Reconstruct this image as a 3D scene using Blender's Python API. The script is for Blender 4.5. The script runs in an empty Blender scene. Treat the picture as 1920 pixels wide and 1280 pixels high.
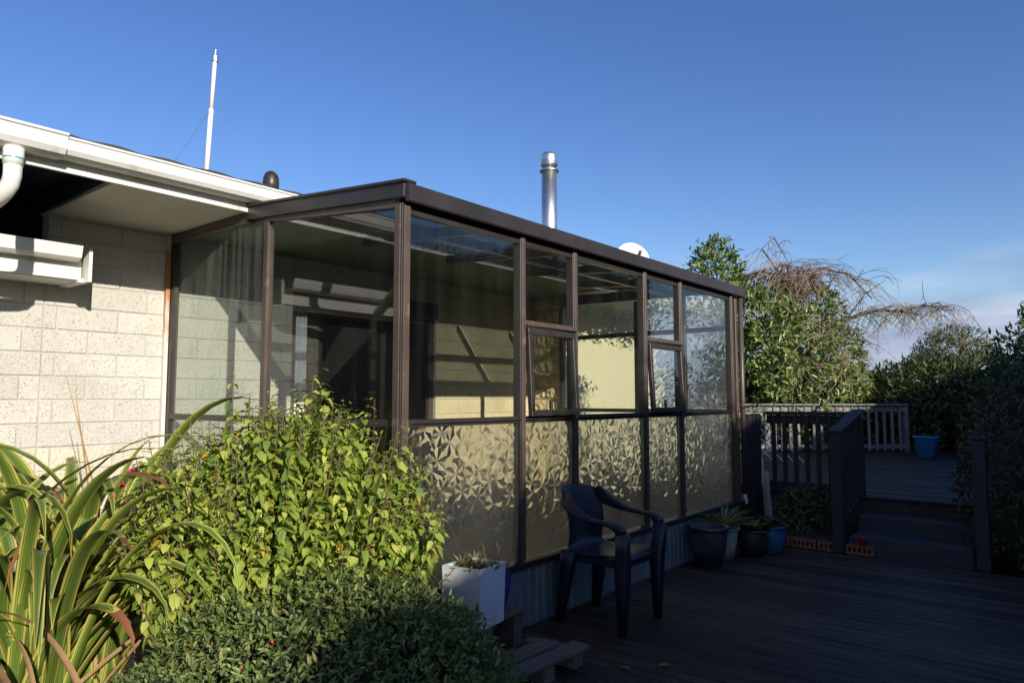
import bpy, bmesh, math, random
import numpy as np
from mathutils import Vector, Matrix
random.seed(7); RNG = np.random.default_rng(11)
scene = bpy.context.scene
COL = scene.collection
rad = math.radians

# ------------------------------------------------------------------ camera, sky, sun, exposure
cam_d = bpy.data.cameras.new("camera"); cam = bpy.data.objects.new("camera", cam_d); COL.objects.link(cam)
cam_d.sensor_width = 36; cam_d.lens = 25.07; cam_d.clip_start = 0.05; cam_d.clip_end = 2000
HEAD = math.atan2(.632, .775)                      # view heading, measured from +X
cam.location = (0, 0, 1.4)
cam.rotation_euler = (rad(90 + 4.57), 0, HEAD - rad(90))
scene.camera = cam
SUN_DIR = Vector((.38, 1.0, -.37)).normalized()
EL = math.asin(-SUN_DIR.z)
world = bpy.data.worlds.new("World"); scene.world = world; world.use_nodes = True
nt = world.node_tree; nt.nodes.clear()
def N(t, typ, **kw):
    n = t.nodes.new(typ)
    for k, v in kw.items(): setattr(n, k, v)
    return n
sky = N(nt, 'ShaderNodeTexSky', sky_type='NISHITA'); sky.sun_disc = False
sky.sun_elevation = EL; sky.sun_rotation = math.atan2(-SUN_DIR.x, -SUN_DIR.y)
sky.air_density = 1.0; sky.dust_density = 0.3; sky.ozone_density = 2.5
bg = N(nt, 'ShaderNodeBackground'); bg.inputs[1].default_value = 0.102
out = N(nt, 'ShaderNodeOutputWorld')
tc = N(nt, 'ShaderNodeTexCoord')
mp = N(nt, 'ShaderNodeMapping'); mp.inputs['Scale'].default_value = (1, 1, 4.5); mp.inputs['Location'].default_value = (1.3, .4, .2)
nz = N(nt, 'ShaderNodeTexNoise'); nz.inputs['Scale'].default_value = 2.6; nz.inputs['Detail'].default_value = 7
rp = N(nt, 'ShaderNodeValToRGB'); rp.color_ramp.elements[0].position = .46; rp.color_ramp.elements[1].position = .62
sx = N(nt, 'ShaderNodeSeparateXYZ')
el = N(nt, 'ShaderNodeValToRGB')                    # clouds lie low over the horizon
e = el.color_ramp.elements; e[0].position = .10; e[0].color = (.92, .92, .92, 1); e[1].position = .20; e[1].color = (0, 0, 0, 1)
mul = N(nt, 'ShaderNodeMath', operation='MULTIPLY')
mixc = N(nt, 'ShaderNodeMixRGB'); mixc.inputs[2].default_value = (4.3, 4.7, 6.0, 1)
L = nt.links.new
L(tc.outputs['Generated'], mp.inputs[0]); L(mp.outputs[0], nz.inputs['Vector'])
bank = N(nt, 'ShaderNodeMapRange'); bank.inputs[1].default_value = .02; bank.inputs[2].default_value = .14; bank.inputs[3].default_value = .30; bank.inputs[4].default_value = -.02   # a cloud bank lies all round the horizon
addn = N(nt, 'ShaderNodeMath', operation='ADD'); L(nz.outputs['Fac'], addn.inputs[0]); L(bank.outputs[0], addn.inputs[1]); L(addn.outputs[0], rp.inputs[0])
nz2 = N(nt, 'ShaderNodeTexNoise'); nz2.inputs['Scale'].default_value = 5; nz2.inputs['Detail'].default_value = 6; L(mp.outputs[0], nz2.inputs['Vector'])
cc2 = N(nt, 'ShaderNodeValToRGB'); cc2.color_ramp.elements[0].position = .42; cc2.color_ramp.elements[0].color = (.26, .31, .47, 1); cc2.color_ramp.elements[1].position = .68; cc2.color_ramp.elements[1].color = (.56, .59, .68, 1)
L(nz2.outputs['Fac'], cc2.inputs[0]); sc10 = N(nt, 'ShaderNodeVectorMath', operation='SCALE'); sc10.inputs['Scale'].default_value = 10; L(cc2.outputs[0], sc10.inputs[0]); L(sc10.outputs[0], mixc.inputs[2])
L(tc.outputs['Generated'], sx.inputs[0]); L(sx.outputs[2], el.inputs[0]); L(sx.outputs[2], bank.inputs[0])
L(rp.outputs[0], mul.inputs[0]); L(el.outputs[0], mul.inputs[1]); L(mul.outputs[0], mixc.inputs[0])
sat = N(nt, 'ShaderNodeHueSaturation'); sat.inputs['Saturation'].default_value = 1.22; sat.inputs['Hue'].default_value = .517; sat.inputs['Value'].default_value = 1.2; L(sky.outputs[0], sat.inputs['Color']); L(sat.outputs[0], mixc.inputs[1]); L(mixc.outputs[0], bg.inputs[0]); L(bg.outputs[0], out.inputs[0])
sd = bpy.data.lights.new("sun", 'SUN'); sd.energy = 5.0; sd.angle = rad(.5); sd.color = (1, .93, .82)
sun = bpy.data.objects.new("sun", sd); COL.objects.link(sun)
sun.rotation_euler = SUN_DIR.to_track_quat('-Z', 'Y').to_euler(); sun.location = (-4, -12, 9)
vs = scene.view_settings; vs.view_transform = 'Standard'; vs.look = 'None'; vs.exposure = 0.34; vs.gamma = 1

# ------------------------------------------------------------------ helpers
def tag(o, label=None, cat=None, group=None, kind=None):
    if label: o['label'] = label
    if cat: o['category'] = cat
    if group: o['group'] = group
    if kind: o['kind'] = kind
    return o
def thing(name, label, cat, loc=(0, 0, 0), rz=0, group=None):
    o = bpy.data.objects.new(name, None); o.empty_display_size = .1; COL.objects.link(o)
    o.location = loc; o.rotation_euler = (0, 0, rz); o['_w'] = 1
    del o['_w']
    return tag(o, label, cat, group)
def wmat(o):
    m = Matrix.LocRotScale(o.location, o.rotation_euler, o.scale)
    return (wmat(o.parent) @ o.matrix_parent_inverse @ m) if o.parent else m
def link(o, parent=None, local=False):
    COL.objects.link(o)
    if parent:
        o.parent = parent
        if not local: o.matrix_parent_inverse = wmat(parent).inverted()
    return o
def obj(name, bm, m, parent=None, smooth=False, local=False):
    me = bpy.data.meshes.new(name)
    bmesh.ops.recalc_face_normals(bm, faces=bm.faces[:])
    bm.to_mesh(me); bm.free()
    if smooth:
        for p in me.polygons: p.use_smooth = True
    me.materials.append(m)
    return link(bpy.data.objects.new(name, me), parent, local)
def BM(): return bmesh.new()
def box(bm, c, s, R=None, ch=0.0):
    hx, hy, hz = s[0]/2, s[1]/2, s[2]/2
    M = Matrix.Translation(c)
    if R is not None: M = M @ R.to_4x4()
    tmp = bmesh.new(); bmesh.ops.create_cube(tmp, size=1)
    for v in tmp.verts: v.co = Vector((v.co.x*s[0], v.co.y*s[1], v.co.z*s[2]))
    if ch: bmesh.ops.bevel(tmp, geom=tmp.edges[:], offset=min(ch, min(s)*.4), segments=1, affect='EDGES')
    for v in tmp.verts: v.co = M @ v.co
    vm = {v: bm.verts.new(v.co) for v in tmp.verts}
    for f in tmp.faces: bm.faces.new([vm[v] for v in f.verts])
    tmp.free(); return bm
def b2(bm, x0, x1, y0, y1, z0, z1, ch=0.0):
    return box(bm, ((x0+x1)/2, (y0+y1)/2, (z0+z1)/2), (x1-x0, y1-y0, z1-z0), None, ch)
def beam(bm, p, q, w, h, ch=0.003, up=(0, 0, 1)):
    p = Vector(p); q = Vector(q); d = q-p; x = d.normalized(); u = Vector(up)
    y = u.cross(x).normalized(); z = x.cross(y)
    R = Matrix((x, y, z)).transposed()
    return box(bm, (p+q)/2, (d.length, w, h), R, ch)
def tube(bm, pts, rs, n=8, cap=True):
    pts = [Vector(p) for p in pts]
    if not hasattr(rs, '__len__'): rs = [rs]*len(pts)
    rings = []; ref = Vector((.31, .17, .93))
    for i, p in enumerate(pts):
        t = (pts[min(i+1, len(pts)-1)]-pts[max(i-1, 0)]).normalized()
        if abs(t.dot(ref)) > .95: ref = Vector((.9, .3, .1))
        a = t.cross(ref).normalized(); b = t.cross(a)
        rings.append([bm.verts.new(p+(a*math.cos(2*math.pi*k/n)+b*math.sin(2*math.pi*k/n))*rs[i]) for k in range(n)])
    for i in range(len(rings)-1):
        for k in range(n): bm.faces.new((rings[i][k], rings[i][(k+1) % n], rings[i+1][(k+1) % n], rings[i+1][k]))
    if cap and n > 2: bm.faces.new(rings[0][::-1]); bm.faces.new(rings[-1])
    return bm
def lathe(bm, c, prof, n=28):
    c = Vector(c); rings = []
    for r, z in prof:
        rings.append([bm.verts.new(c+Vector((r*math.cos(2*math.pi*k/n), r*math.sin(2*math.pi*k/n), z))) for k in range(n)])
    for i in range(len(rings)-1):
        for k in range(n): bm.faces.new((rings[i][k], rings[i][(k+1) % n], rings[i+1][(k+1) % n], rings[i+1][k]))
    bm.faces.new(rings[0][::-1]); bm.faces.new(rings[-1]); return bm
def sweep(bm, pts, secs, side):
    """rectangular section (w across 'side', h across the other way) swept along points"""
    pts = [Vector(p) for p in pts]; rings = []
    for i, p in enumerate(pts):
        t = (pts[min(i+1, len(pts)-1)]-pts[max(i-1, 0)]).normalized()
        s = Vector(side[i] if isinstance(side, list) else side); s = (s-t*s.dot(t)).normalized(); u = t.cross(s)
        w, h = secs[i]; w /= 2; h /= 2; r = .28
        ring = []
        for a, b in ((-1, -1+r), (-1+r, -1), (1-r, -1), (1, -1+r), (1, 1-r), (1-r, 1), (-1+r, 1), (-1, 1-r)):
            ring.append(bm.verts.new(p+s*w*a+u*h*b))
        rings.append(ring)
    for i in range(len(rings)-1):
        for k in range(8): bm.faces.new((rings[i][k], rings[i][(k+1) % 8], rings[i+1][(k+1) % 8], rings[i+1][k]))
    bm.faces.new(rings[0][::-1]); bm.faces.new(rings[-1]); return bm
def prism(bm, prof, x0, x1, axis='x'):
    """profile (y,z) extruded along x (or (x,z) along y)"""
    f = (lambda a, t, z: (t, a, z)) if axis == 'x' else (lambda a, t, z: (a, t, z))
    A = [bm.verts.new(f(a, x0, z)) for a, z in prof]; B = [bm.verts.new(f(a, x1, z)) for a, z in prof]
    n = len(prof)
    for i in range(n): bm.faces.new((A[i], A[(i+1) % n], B[(i+1) % n], B[i]))
    bm.faces.new(A[::-1]); bm.faces.new(B); return bm

# ------------------------------------------------------------------ materials
def newmat(name):
    m = bpy.data.materials.new(name); m.use_nodes = True; t = m.node_tree; t.nodes.clear()
    return m, t, N(t, 'ShaderNodeOutputMaterial')
def mat(name, c1, c2=None, rough=.6, metal=0, scale=8, stretch=(1, 1, 1), lo=.35, hi=.65, bump=0, bscale=60, var=0.0,
        c3=None, scale3=1.5, lo3=.5, hi3=.7, coat=0, spec=.5):
    m, t, o = newmat(name); l = t.links.new
    p = N(t, 'ShaderNodeBsdfPrincipled'); l(p.outputs[0], o.inputs[0])
    p.inputs['Roughness'].default_value = rough; p.inputs['Metallic'].default_value = metal
    p.inputs['Specular IOR Level'].default_value = spec; p.inputs['Coat Weight'].default_value = coat
    g = N(t, 'ShaderNodeNewGeometry'); mpn = N(t, 'ShaderNodeMapping'); mpn.inputs['Scale'].default_value = stretch
    l(g.outputs['Position'], mpn.inputs[0])
    def noise(s, lo, hi, det=6):
        nn = N(t, 'ShaderNodeTexNoise'); nn.inputs['Scale'].default_value = s; nn.inputs['Detail'].default_value = det
        r = N(t, 'ShaderNodeMapRange'); r.inputs[1].default_value = lo; r.inputs[2].default_value = hi
        l(mpn.outputs[0], nn.inputs['Vector']); l(nn.outputs['Fac'], r.inputs[0]); return nn, r.outputs[0]
    mx = N(t, 'ShaderNodeMixRGB'); mx.inputs[1].default_value = (*c1, 1); mx.inputs[2].default_value = (*(c2 or c1), 1)
    _, f = noise(scale, lo, hi); l(f, mx.inputs[0]); col = mx.outputs[0]
    if c3:
        m3 = N(t, 'ShaderNodeMixRGB'); m3.inputs[2].default_value = (*c3, 1); l(col, m3.inputs[1])
        _, f3 = noise(scale3, lo3, hi3); l(f3, m3.inputs[0]); col = m3.outputs[0]
    if var:
        oi = N(t, 'ShaderNodeObjectInfo'); r = N(t, 'ShaderNodeMapRange'); r.inputs[3].default_value = 1-var; r.inputs[4].default_value = 1+var
        l(oi.outputs['Random'], r.inputs[0]); hs = N(t, 'ShaderNodeHueSaturation'); l(col, hs.inputs['Color']); l(r.outputs[0], hs.inputs['Value']); col = hs.outputs[0]
    l(col, p.inputs['Base Color'])
    if bump:
        nb, _ = noise(bscale, 0, 1); bp = N(t, 'ShaderNodeBump'); bp.inputs['Strength'].default_value = bump; bp.inputs['Distance'].default_value = .01
        l(nb.outputs['Fac'], bp.inputs['Height']); l(bp.outputs[0], p.inputs['Normal'])
    return m
def block_mat(name, c1, c2, pit, agg):
    """split concrete block: large tone patches, dark pits, pale stones"""
    m, t, o = newmat(name); l = t.links.new
    p = N(t, 'ShaderNodeBsdfPrincipled'); l(p.outputs[0], o.inputs[0]); p.inputs['Roughness'].default_value = .92; p.inputs['Specular IOR Level'].default_value = .2
    g = N(t, 'ShaderNodeNewGeometry')
    def noise(s, lo, hi, det=4):
        nn = N(t, 'ShaderNodeTexNoise'); nn.inputs['Scale'].default_value = s; nn.inputs['Detail'].default_value = det
        r = N(t, 'ShaderNodeMapRange'); r.inputs[1].default_value = lo; r.inputs[2].default_value = hi
        l(g.outputs['Position'], nn.inputs['Vector']); l(nn.outputs['Fac'], r.inputs[0]); return nn, r.outputs[0]
    def mix(a, fac, c):
        x = N(t, 'ShaderNodeMixRGB'); l(fac, x.inputs[0]); x.inputs[2].default_value = (*c, 1)
        if isinstance(a, tuple): x.inputs[1].default_value = (*a, 1)
        else: l(a, x.inputs[1])
        return x.outputs[0]
    col = mix(c1, noise(2.2, .4, .65)[1], c2)
    stones, f = noise(95, .54, .68, 3); col = mix(col, f, agg)
    pits, f2 = noise(85, .60, .72, 3)
    pn = N(t, 'ShaderNodeMapping'); pn.inputs['Location'].default_value = (5, 3, 9); l(g.outputs['Position'], pn.inputs[0]); l(pn.outputs[0], pits.inputs['Vector'])
    col = mix(col, f2, pit)
    oi = N(t, 'ShaderNodeObjectInfo'); r = N(t, 'ShaderNodeMapRange'); r.inputs[3].default_value = .95; r.inputs[4].default_value = 1.05
    l(oi.outputs['Random'], r.inputs[0]); hs = N(t, 'ShaderNodeHueSaturation'); l(col, hs.inputs['Color']); l(r.outputs[0], hs.inputs['Value'])
    l(hs.outputs[0], p.inputs['Base Color'])
    inv = N(t, 'ShaderNodeMath', operation='MULTIPLY_ADD'); l(f2, inv.inputs[0]); inv.inputs[1].default_value = -1.5; l(stones.outputs['Fac'], inv.inputs[2])
    bp = N(t, 'ShaderNodeBump'); bp.inputs['Strength'].default_value = .5; bp.inputs['Distance'].default_value = .012
    l(inv.outputs[0], bp.inputs['Height']); l(bp.outputs[0], p.inputs['Normal'])
    return m
def glass_mat(name, tint=(.965, .98, .965), dirt=.0025, streak=(14, 14, .7), refl=1.0):
    m, t, o = newmat(name); l = t.links.new
    tr = N(t, 'ShaderNodeBsdfTransparent'); tr.inputs[0].default_value = (*tint, 1)
    gl = N(t, 'ShaderNodeBsdfGlossy'); gl.inputs['Roughness'].default_value = 0.0
    lw = N(t, 'ShaderNodeLayerWeight'); lw.inputs[0].default_value = .5
    pw = N(t, 'ShaderNodeMath', operation='POWER'); pw.inputs[1].default_value = 5; l(lw.outputs['Facing'], pw.inputs[0])
    mr = N(t, 'ShaderNodeMath', operation='MULTIPLY_ADD'); mr.inputs[1].default_value = .95*refl; mr.inputs[2].default_value = .045*refl; l(pw.outputs[0], mr.inputs[0])
    mx = N(t, 'ShaderNodeMixShader'); l(mr.outputs[0], mx.inputs[0]); l(tr.outputs[0], mx.inputs[1]); l(gl.outputs[0], mx.inputs[2])
    df = N(t, 'ShaderNodeBsdfDiffuse'); df.inputs[0].default_value = (.7, .7, .66, 1)
    g = N(t, 'ShaderNodeNewGeometry'); mpn = N(t, 'ShaderNodeMapping'); mpn.inputs['Scale'].default_value = streak
    nn = N(t, 'ShaderNodeTexNoise'); nn.inputs['Scale'].default_value = 1.0; nn.inputs['Detail'].default_value = 5
    r = N(t, 'ShaderNodeMapRange'); r.inputs[1].default_value = .42; r.inputs[2].default_value = .75; r.inputs[4].default_value = dirt*2.2; r.inputs[3].default_value = dirt*.25
    l(g.outputs['Position'], mpn.inputs[0]); l(mpn.outputs[0], nn.inputs['Vector']); l(nn.outputs['Fac'], r.inputs[0])
    m2 = N(t, 'ShaderNodeMixShader'); l(r.outputs[0], m2.inputs[0]); l(mx.outputs[0], m2.inputs[1]); l(df.outputs[0], m2.inputs[2]); l(m2.outputs[0], o.inputs[0])
    return m
def pattern_mat(name, ax, sign, tilt=.145):
    """obscure glass rolled with a leaf pattern: stars of folded leaflets in two layers. ax: axis along the pane, sign: outer side"""
    m, t, o = newmat(name); l = t.links.new
    def mth(op, a, b=None, c=None):
        n = N(t, 'ShaderNodeMath', operation=op)
        for k, v in enumerate((a, b, c)):
            if v is None: continue
            if isinstance(v, (int, float)): n.inputs[k].default_value = v
            else: l(v, n.inputs[k])
        return n.outputs[0]
    g = N(t, 'ShaderNodeNewGeometry'); s = N(t, 'ShaderNodeSeparateXYZ'); l(g.outputs['Position'], s.inputs[0])
    def layer(scale, off, petals, R):
        cb = N(t, 'ShaderNodeCombineXYZ'); l(mth('MULTIPLY_ADD', s.outputs[ax], scale, off), cb.inputs[0]); l(mth('MULTIPLY_ADD', s.outputs[2], scale, off*1.7), cb.inputs[1])
        vo = N(t, 'ShaderNodeTexVoronoi', voronoi_dimensions='2D'); vo.inputs['Scale'].default_value = 1.0; l(cb.outputs[0], vo.inputs['Vector'])
        ps = N(t, 'ShaderNodeSeparateXYZ'); l(vo.outputs['Position'], ps.inputs[0])
        dx = N(t, 'ShaderNodeSeparateXYZ'); sb = N(t, 'ShaderNodeVectorMath', operation='SUBTRACT'); l(cb.outputs[0], sb.inputs[0]); l(vo.outputs['Position'], sb.inputs[1]); l(sb.outputs[0], dx.inputs[0])
        r = vo.outputs['Distance']; th = mth('ARCTAN2', dx.outputs[1], dx.outputs[0])
        wr = N(t, 'ShaderNodeTexWhiteNoise', noise_dimensions='2D'); l(vo.outputs['Position'], wr.inputs['Vector'])
        kk = mth('MULTIPLY_ADD', th, petals/(2*math.pi), mth('MULTIPLY', wr.outputs['Value'], 7.0)); fl = mth('FLOOR', kk); ph = mth('SUBTRACT', mth('SUBTRACT', kk, fl), .5)
        cv = N(t, 'ShaderNodeCombineXYZ'); l(ps.outputs[0], cv.inputs[0]); l(ps.outputs[1], cv.inputs[1]); l(fl, cv.inputs[2])
        wn = N(t, 'ShaderNodeTexWhiteNoise', noise_dimensions='3D'); l(cv.outputs[0], wn.inputs['Vector'])
        q = N(t, 'ShaderNodeSeparateXYZ'); l(wn.outputs['Color'], q.inputs[0])
        tt = mth('DIVIDE', r, mth('MULTIPLY_ADD', wn.outputs['Value'], R*.5, R*.7))      # 0 at the centre, 1 at the leaflet's tip
        shape = mth('MULTIPLY', mth('SINE', mth('MULTIPLY', mth('POWER', mth('MINIMUM', tt, 1.0), .75), math.pi)), .62)
        inside = mth('LESS_THAN', mth('MULTIPLY', mth('ABSOLUTE', ph), mth('ADD', tt, .25)), mth('MULTIPLY', shape, .8))
        sg = mth('SIGN', ph); vein = mth('MULTIPLY', mth('SINE', mth('MULTIPLY', mth('ADD', r, mth('MULTIPLY', mth('ABSOLUTE', ph), -.35)), 95.0)), .16)
        sn, cs = mth('SINE', th), mth('COSINE', th); k1 = mth('MULTIPLY', sg, mth('MULTIPLY_ADD', q.outputs[2], .5, .35))
        tx = mth('ADD', mth('MULTIPLY', mth('MULTIPLY', sn, -1.0), k1), mth('ADD', mth('SUBTRACT', q.outputs[0], .5), mth('MULTIPLY', cs, vein)))
        ty = mth('ADD', mth('MULTIPLY', cs, k1), mth('ADD', mth('SUBTRACT', q.outputs[1], .5), mth('MULTIPLY', sn, vein)))
        return inside, tx, ty
    A = layer(8.5, 0.0, 6, .78); B = layer(9.5, 3.37, 5, .8)
    nA = mth('SUBTRACT', 1.0, A[0])
    tx = mth('ADD', mth('MULTIPLY', A[0], A[1]), mth('MULTIPLY', nA, mth('MULTIPLY', B[0], B[1])))
    ty = mth('ADD', mth('MULTIPLY', A[0], A[2]), mth('MULTIPLY', nA, mth('MULTIPLY', B[0], B[2])))
    tv = N(t, 'ShaderNodeCombineXYZ'); l(tx, tv.inputs[ax]); l(ty, tv.inputs[2])
    sn2 = N(t, 'ShaderNodeSeparateXYZ'); l(g.outputs['True Normal'], sn2.inputs[0])          # only the outer face is rolled
    ou = mth('MULTIPLY', mth('MULTIPLY', sn2.outputs[1-ax], mth('MULTIPLY_ADD', g.outputs['Backfacing'], -2.0, 1.0)), float(sign))
    am = mth('MULTIPLY', mth('GREATER_THAN', ou, .5), tilt)
    ts = N(t, 'ShaderNodeVectorMath', operation='SCALE'); l(tv.outputs[0], ts.inputs[0]); l(am, ts.inputs['Scale'])
    ad = N(t, 'ShaderNodeVectorMath', operation='ADD'); l(g.outputs['Normal'], ad.inputs[0]); l(ts.outputs[0], ad.inputs[1])
    nm = N(t, 'ShaderNodeVectorMath', operation='NORMALIZE'); l(ad.outputs[0], nm.inputs[0])
    gb = N(t, 'ShaderNodeBsdfGlass'); gb.inputs['Roughness'].default_value = .085; gb.inputs['IOR'].default_value = 1.45; gb.inputs[0].default_value = (.97, .98, .96, 1)
    l(nm.outputs[0], gb.inputs['Normal'])
    tr = N(t, 'ShaderNodeBsdfTranslucent'); tr.inputs[0].default_value = (.8, .8, .78, 1); l(nm.outputs[0], tr.inputs['Normal'])
    mx = N(t, 'ShaderNodeMixShader'); mx.inputs[0].default_value = .17; l(gb.outputs[0], mx.inputs[1]); l(tr.outputs[0], mx.inputs[2])
    l(mx.outputs[0], o.inputs[0]); return m
def leaf_mat(name, ramp, rough=.45, trans=.35, spec=.4):
    """colour from the per-leaf random value 'rnd'"""
    m, t, o = newmat(name); l = t.links.new
    a = N(t, 'ShaderNodeAttribute', attribute_name='rnd'); r = N(t, 'ShaderNodeValToRGB')
    e = r.color_ramp.elements
    while len(e) < len(ramp): e.new(.5)
    for k, (pos, c) in enumerate(ramp): e[k].position = pos; e[k].color = (*c, 1)
    l(a.outputs['Fac'], r.inputs[0])
    p = N(t, 'ShaderNodeBsdfPrincipled'); p.inputs['Roughness'].default_value = rough; p.inputs['Specular IOR Level'].default_value = spec; l(r.outputs[0], p.inputs['Base Color'])
    tr = N(t, 'ShaderNodeBsdfTranslucent'); l(r.outputs[0], tr.inputs[0])
    mx = N(t, 'ShaderNodeMixShader'); mx.inputs[0].default_value = trans; l(p.outputs[0], mx.inputs[1]); l(tr.outputs[0], mx.inputs[2]); l(mx.outputs[0], o.inputs[0])
    return m
M = {}
M['block'] = block_mat('grey_block', (.52, .495, .435), (.45, .43, .375), (.37, .35, .305), (.58, .555, .49))
M['yblock'] = block_mat('cream_block', (.60, .50, .29), (.50, .41, .23), (.34, .28, .17), (.66, .57, .37))
M['pblock'] = block_mat('pale_yellow_block', (.57, .525, .41), (.50, .46, .36), (.40, .365, .28), (.63, .58, .46))
M['mortar'] = mat('mortar', (.47, .45, .39), (.38, .36, .31), .95, bump=.2)
M['white'] = mat('white_paint', (.80, .79, .75), (.70, .68, .61), .45, scale=3, c3=(.44, .40, .31), scale3=7, lo3=.60, hi3=.78)
M['soffit'] = mat('soffit_board', (.58, .55, .47), (.50, .47, .39), .7, scale=2)
M['green'] = mat('darkened_green', (.15, .20, .12), (.12, .165, .10), .6, scale=2)  # this green also carries the dimness of the soffit behind the glass
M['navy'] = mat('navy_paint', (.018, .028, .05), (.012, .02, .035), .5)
M['brown'] = mat('bronze_aluminium', (.088, .063, .049), (.065, .047, .037), .42, scale=6, c3=(.20, .15, .12), scale3=9, lo3=.62, hi3=.8)
M['dark'] = mat('dark_bronze', (.035, .028, .025), (.025, .02, .018), .4, scale=6)
M['rust'] = mat('rusty_trim', (.62, .58, .50), (.36, .16, .06), .75, scale=3, stretch=(1, 1, .5), lo=.45, hi=.55)
M['glass'] = glass_mat('window_glass')
M['glassdirty'] = glass_mat('streaked_glass', (.93, .965, .935), .03, (16, 16, .6))
M['roofglass'] = glass_mat('tinted_roofing', (.38, .40, .41), .01, (2, 12, 2))
M['patx'] = pattern_mat('leaf_pattern_glass', 0, -1)
M['paty'] = pattern_mat('leaf_pattern_glass_end', 1, 1)
M['clad'] = mat('blue_grey_cladding', (.15, .18, .19), (.11, .135, .145), .6, scale=5, stretch=(8, 8, 1), var=.1, c3=(.07, .075, .065), scale3=2, lo3=.55, hi3=.8)
M['deck'] = mat('deck_timber', (.095, .066, .042), (.022, .016, .012), .6, scale=1, stretch=(60, 3, 60), var=.3, bump=.35, spec=.22, bscale=1.0, c3=(.015, .014, .014), scale3=.05)
M['updeck'] = mat('weathered_deck', (.030, .026, .023), (.016, .0145, .013), .65, spec=.25, scale=1, stretch=(40, 2, 40), var=.25, bump=.3, bscale=1)
M['pallet'] = mat('weathered_plank', (.16, .13, .10), (.09, .075, .06), .75, scale=1, stretch=(2.5, 45, 45), var=.25, bump=.4, bscale=1)
M['fence'] = mat('dark_stained_timber', (.018, .017, .019), (.011, .011, .013), .65, scale=1, stretch=(30, 30, 2), var=.2, bump=.3, bscale=1)
M['grey'] = mat('silvered_timber', (.22, .21, .195), (.14, .133, .12), .8, scale=1, stretch=(30, 30, 2), var=.2, bump=.3, bscale=1)
M['conc'] = mat('step_concrete', (.055, .055, .055), (.03, .03, .03), .9, scale=40, bump=.5, bscale=80)
M['soil'] = mat('soil', (.06, .045, .03), (.03, .024, .018), .95, scale=12, bump=.8, bscale=30)
M['lawn'] = mat('lawn', (.06, .08, .025), (.09, .08, .04), .95, scale=3, bump=.8, bscale=40)
M['tile'] = mat('roof_tile', (.05, .045, .045), (.03, .03, .03), .75, scale=10, var=.1)
M['steel'] = mat('galvanised_steel', (.70, .72, .73), (.58, .60, .61), .42, 1, scale=14, bump=.03)
M['black'] = mat('black_plastic', (.02, .018, .016), (.035, .03, .026), .4)
M['chair'] = mat('navy_plastic', (.005, .007, .018), (.006, .009, .021), .42, scale=2, bump=.04, bscale=200, c3=(.022, .021, .022), scale3=5, lo3=.52, hi3=.72)
M['planter'] = mat('white_planter', (.70, .71, .72), (.58, .60, .62), .6, scale=4, c3=(.42, .43, .42), scale3=6, lo3=.6, hi3=.8)
M['blueglaze'] = mat('blue_glaze', (.02, .04, .16), (.05, .08, .22), .2, scale=25, bump=.2, bscale=60)
M['darkglaze'] = mat('dark_glaze', (.035, .035, .05), (.02, .022, .03), .3, scale=8, c3=(.16, .08, .04), scale3=5, lo3=.55, hi3=.75)
M['blue'] = mat('blue_plastic', (.03, .25, .62), (.025, .20, .52), .4)
M['turq'] = mat('turquoise_glaze', (.02, .10, .18), (.015, .07, .14), .25)
M['terra'] = mat('terracotta', (.22, .09, .04), (.16, .07, .035), .85, scale=15, bump=.2)
M['browpot'] = mat('brown_pot', (.16, .10, .06), (.11, .07, .045), .7)
M['greypot'] = mat('grey_pot', (.28, .29, .28), (.2, .21, .2), .7)
M['red'] = mat('red_plastic', (.45, .02, .02), None, .4)
M['teal'] = mat('teal_ring', (.05, .30, .33), None, .4)
M['cream'] = mat('cream_render', (.74, .68, .44), (.68, .62, .40), .8, scale=2, bump=.1)
M['room'] = mat('room_wall', (.10, .09, .08), (.08, .07, .065), .9)
M['floor'] = mat('floor_tile', (.075, .068, .06), (.055, .05, .045), .6)
M['curtain'] = mat('curtain_cloth', (.78, .80, .82), (.70, .72, .75), .9)
M['bark'] = mat('bark', (.12, .09, .065), (.07, .055, .04), .9, scale=6, bump=.5)
M['twig'] = mat('dead_twig', (.30, .22, .15), (.18, .135, .10), .9, scale=4)
M['stem'] = mat('purple_brown_stem', (.10, .06, .05), (.14, .10, .05), .7)
M['berry'] = mat('berry', (.60, .06, .02), None, .3)
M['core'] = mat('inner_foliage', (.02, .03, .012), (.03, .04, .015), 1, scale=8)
M['lsalvia'] = leaf_mat('salvia_leaf', [(0, (.14, .22, .035)), (.45, (.30, .38, .06)), (.9, (.47, .50, .10)), (.97, (.48, .50, .11)), (.985, (.55, .36, .04))], .5, .35)
M['lcoto'] = leaf_mat('cotoneaster_leaf', [(0, (.065, .10, .028)), (.6, (.15, .20, .055)), (.93, (.26, .29, .10)), (1, (.24, .18, .07))], .4, .2, .25)
M['lthyme'] = leaf_mat('small_leaf', [(0, (.09, .14, .04)), (1, (.22, .28, .09))], .5, .3)
M['llaurel'] = leaf_mat('laurel_leaf', [(0, (.06, .10, .025)), (.6, (.15, .22, .05)), (1, (.34, .38, .09))], .35, .3, .5)
M['lhedge'] = leaf_mat('hedge_leaf', [(0, (.03, .05, .018)), (.6, (.07, .10, .03)), (1, (.18, .20, .06))], .4, .25)
M['lred'] = leaf_mat('reddish_leaf', [(0, (.03, .05, .02)), (.6, (.06, .075, .03)), (.85, (.12, .06, .03)), (1, (.16, .03, .02))], .45, .25)
M['lconifer'] = leaf_mat('conifer_leaf', [(0, (.05, .07, .02)), (1, (.13, .15, .045))], .6, .2)
M['lstrap'] = leaf_mat('strappy_leaf', [(0, (.14, .18, .04)), (1, (.34, .34, .09))], .45, .3)
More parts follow.
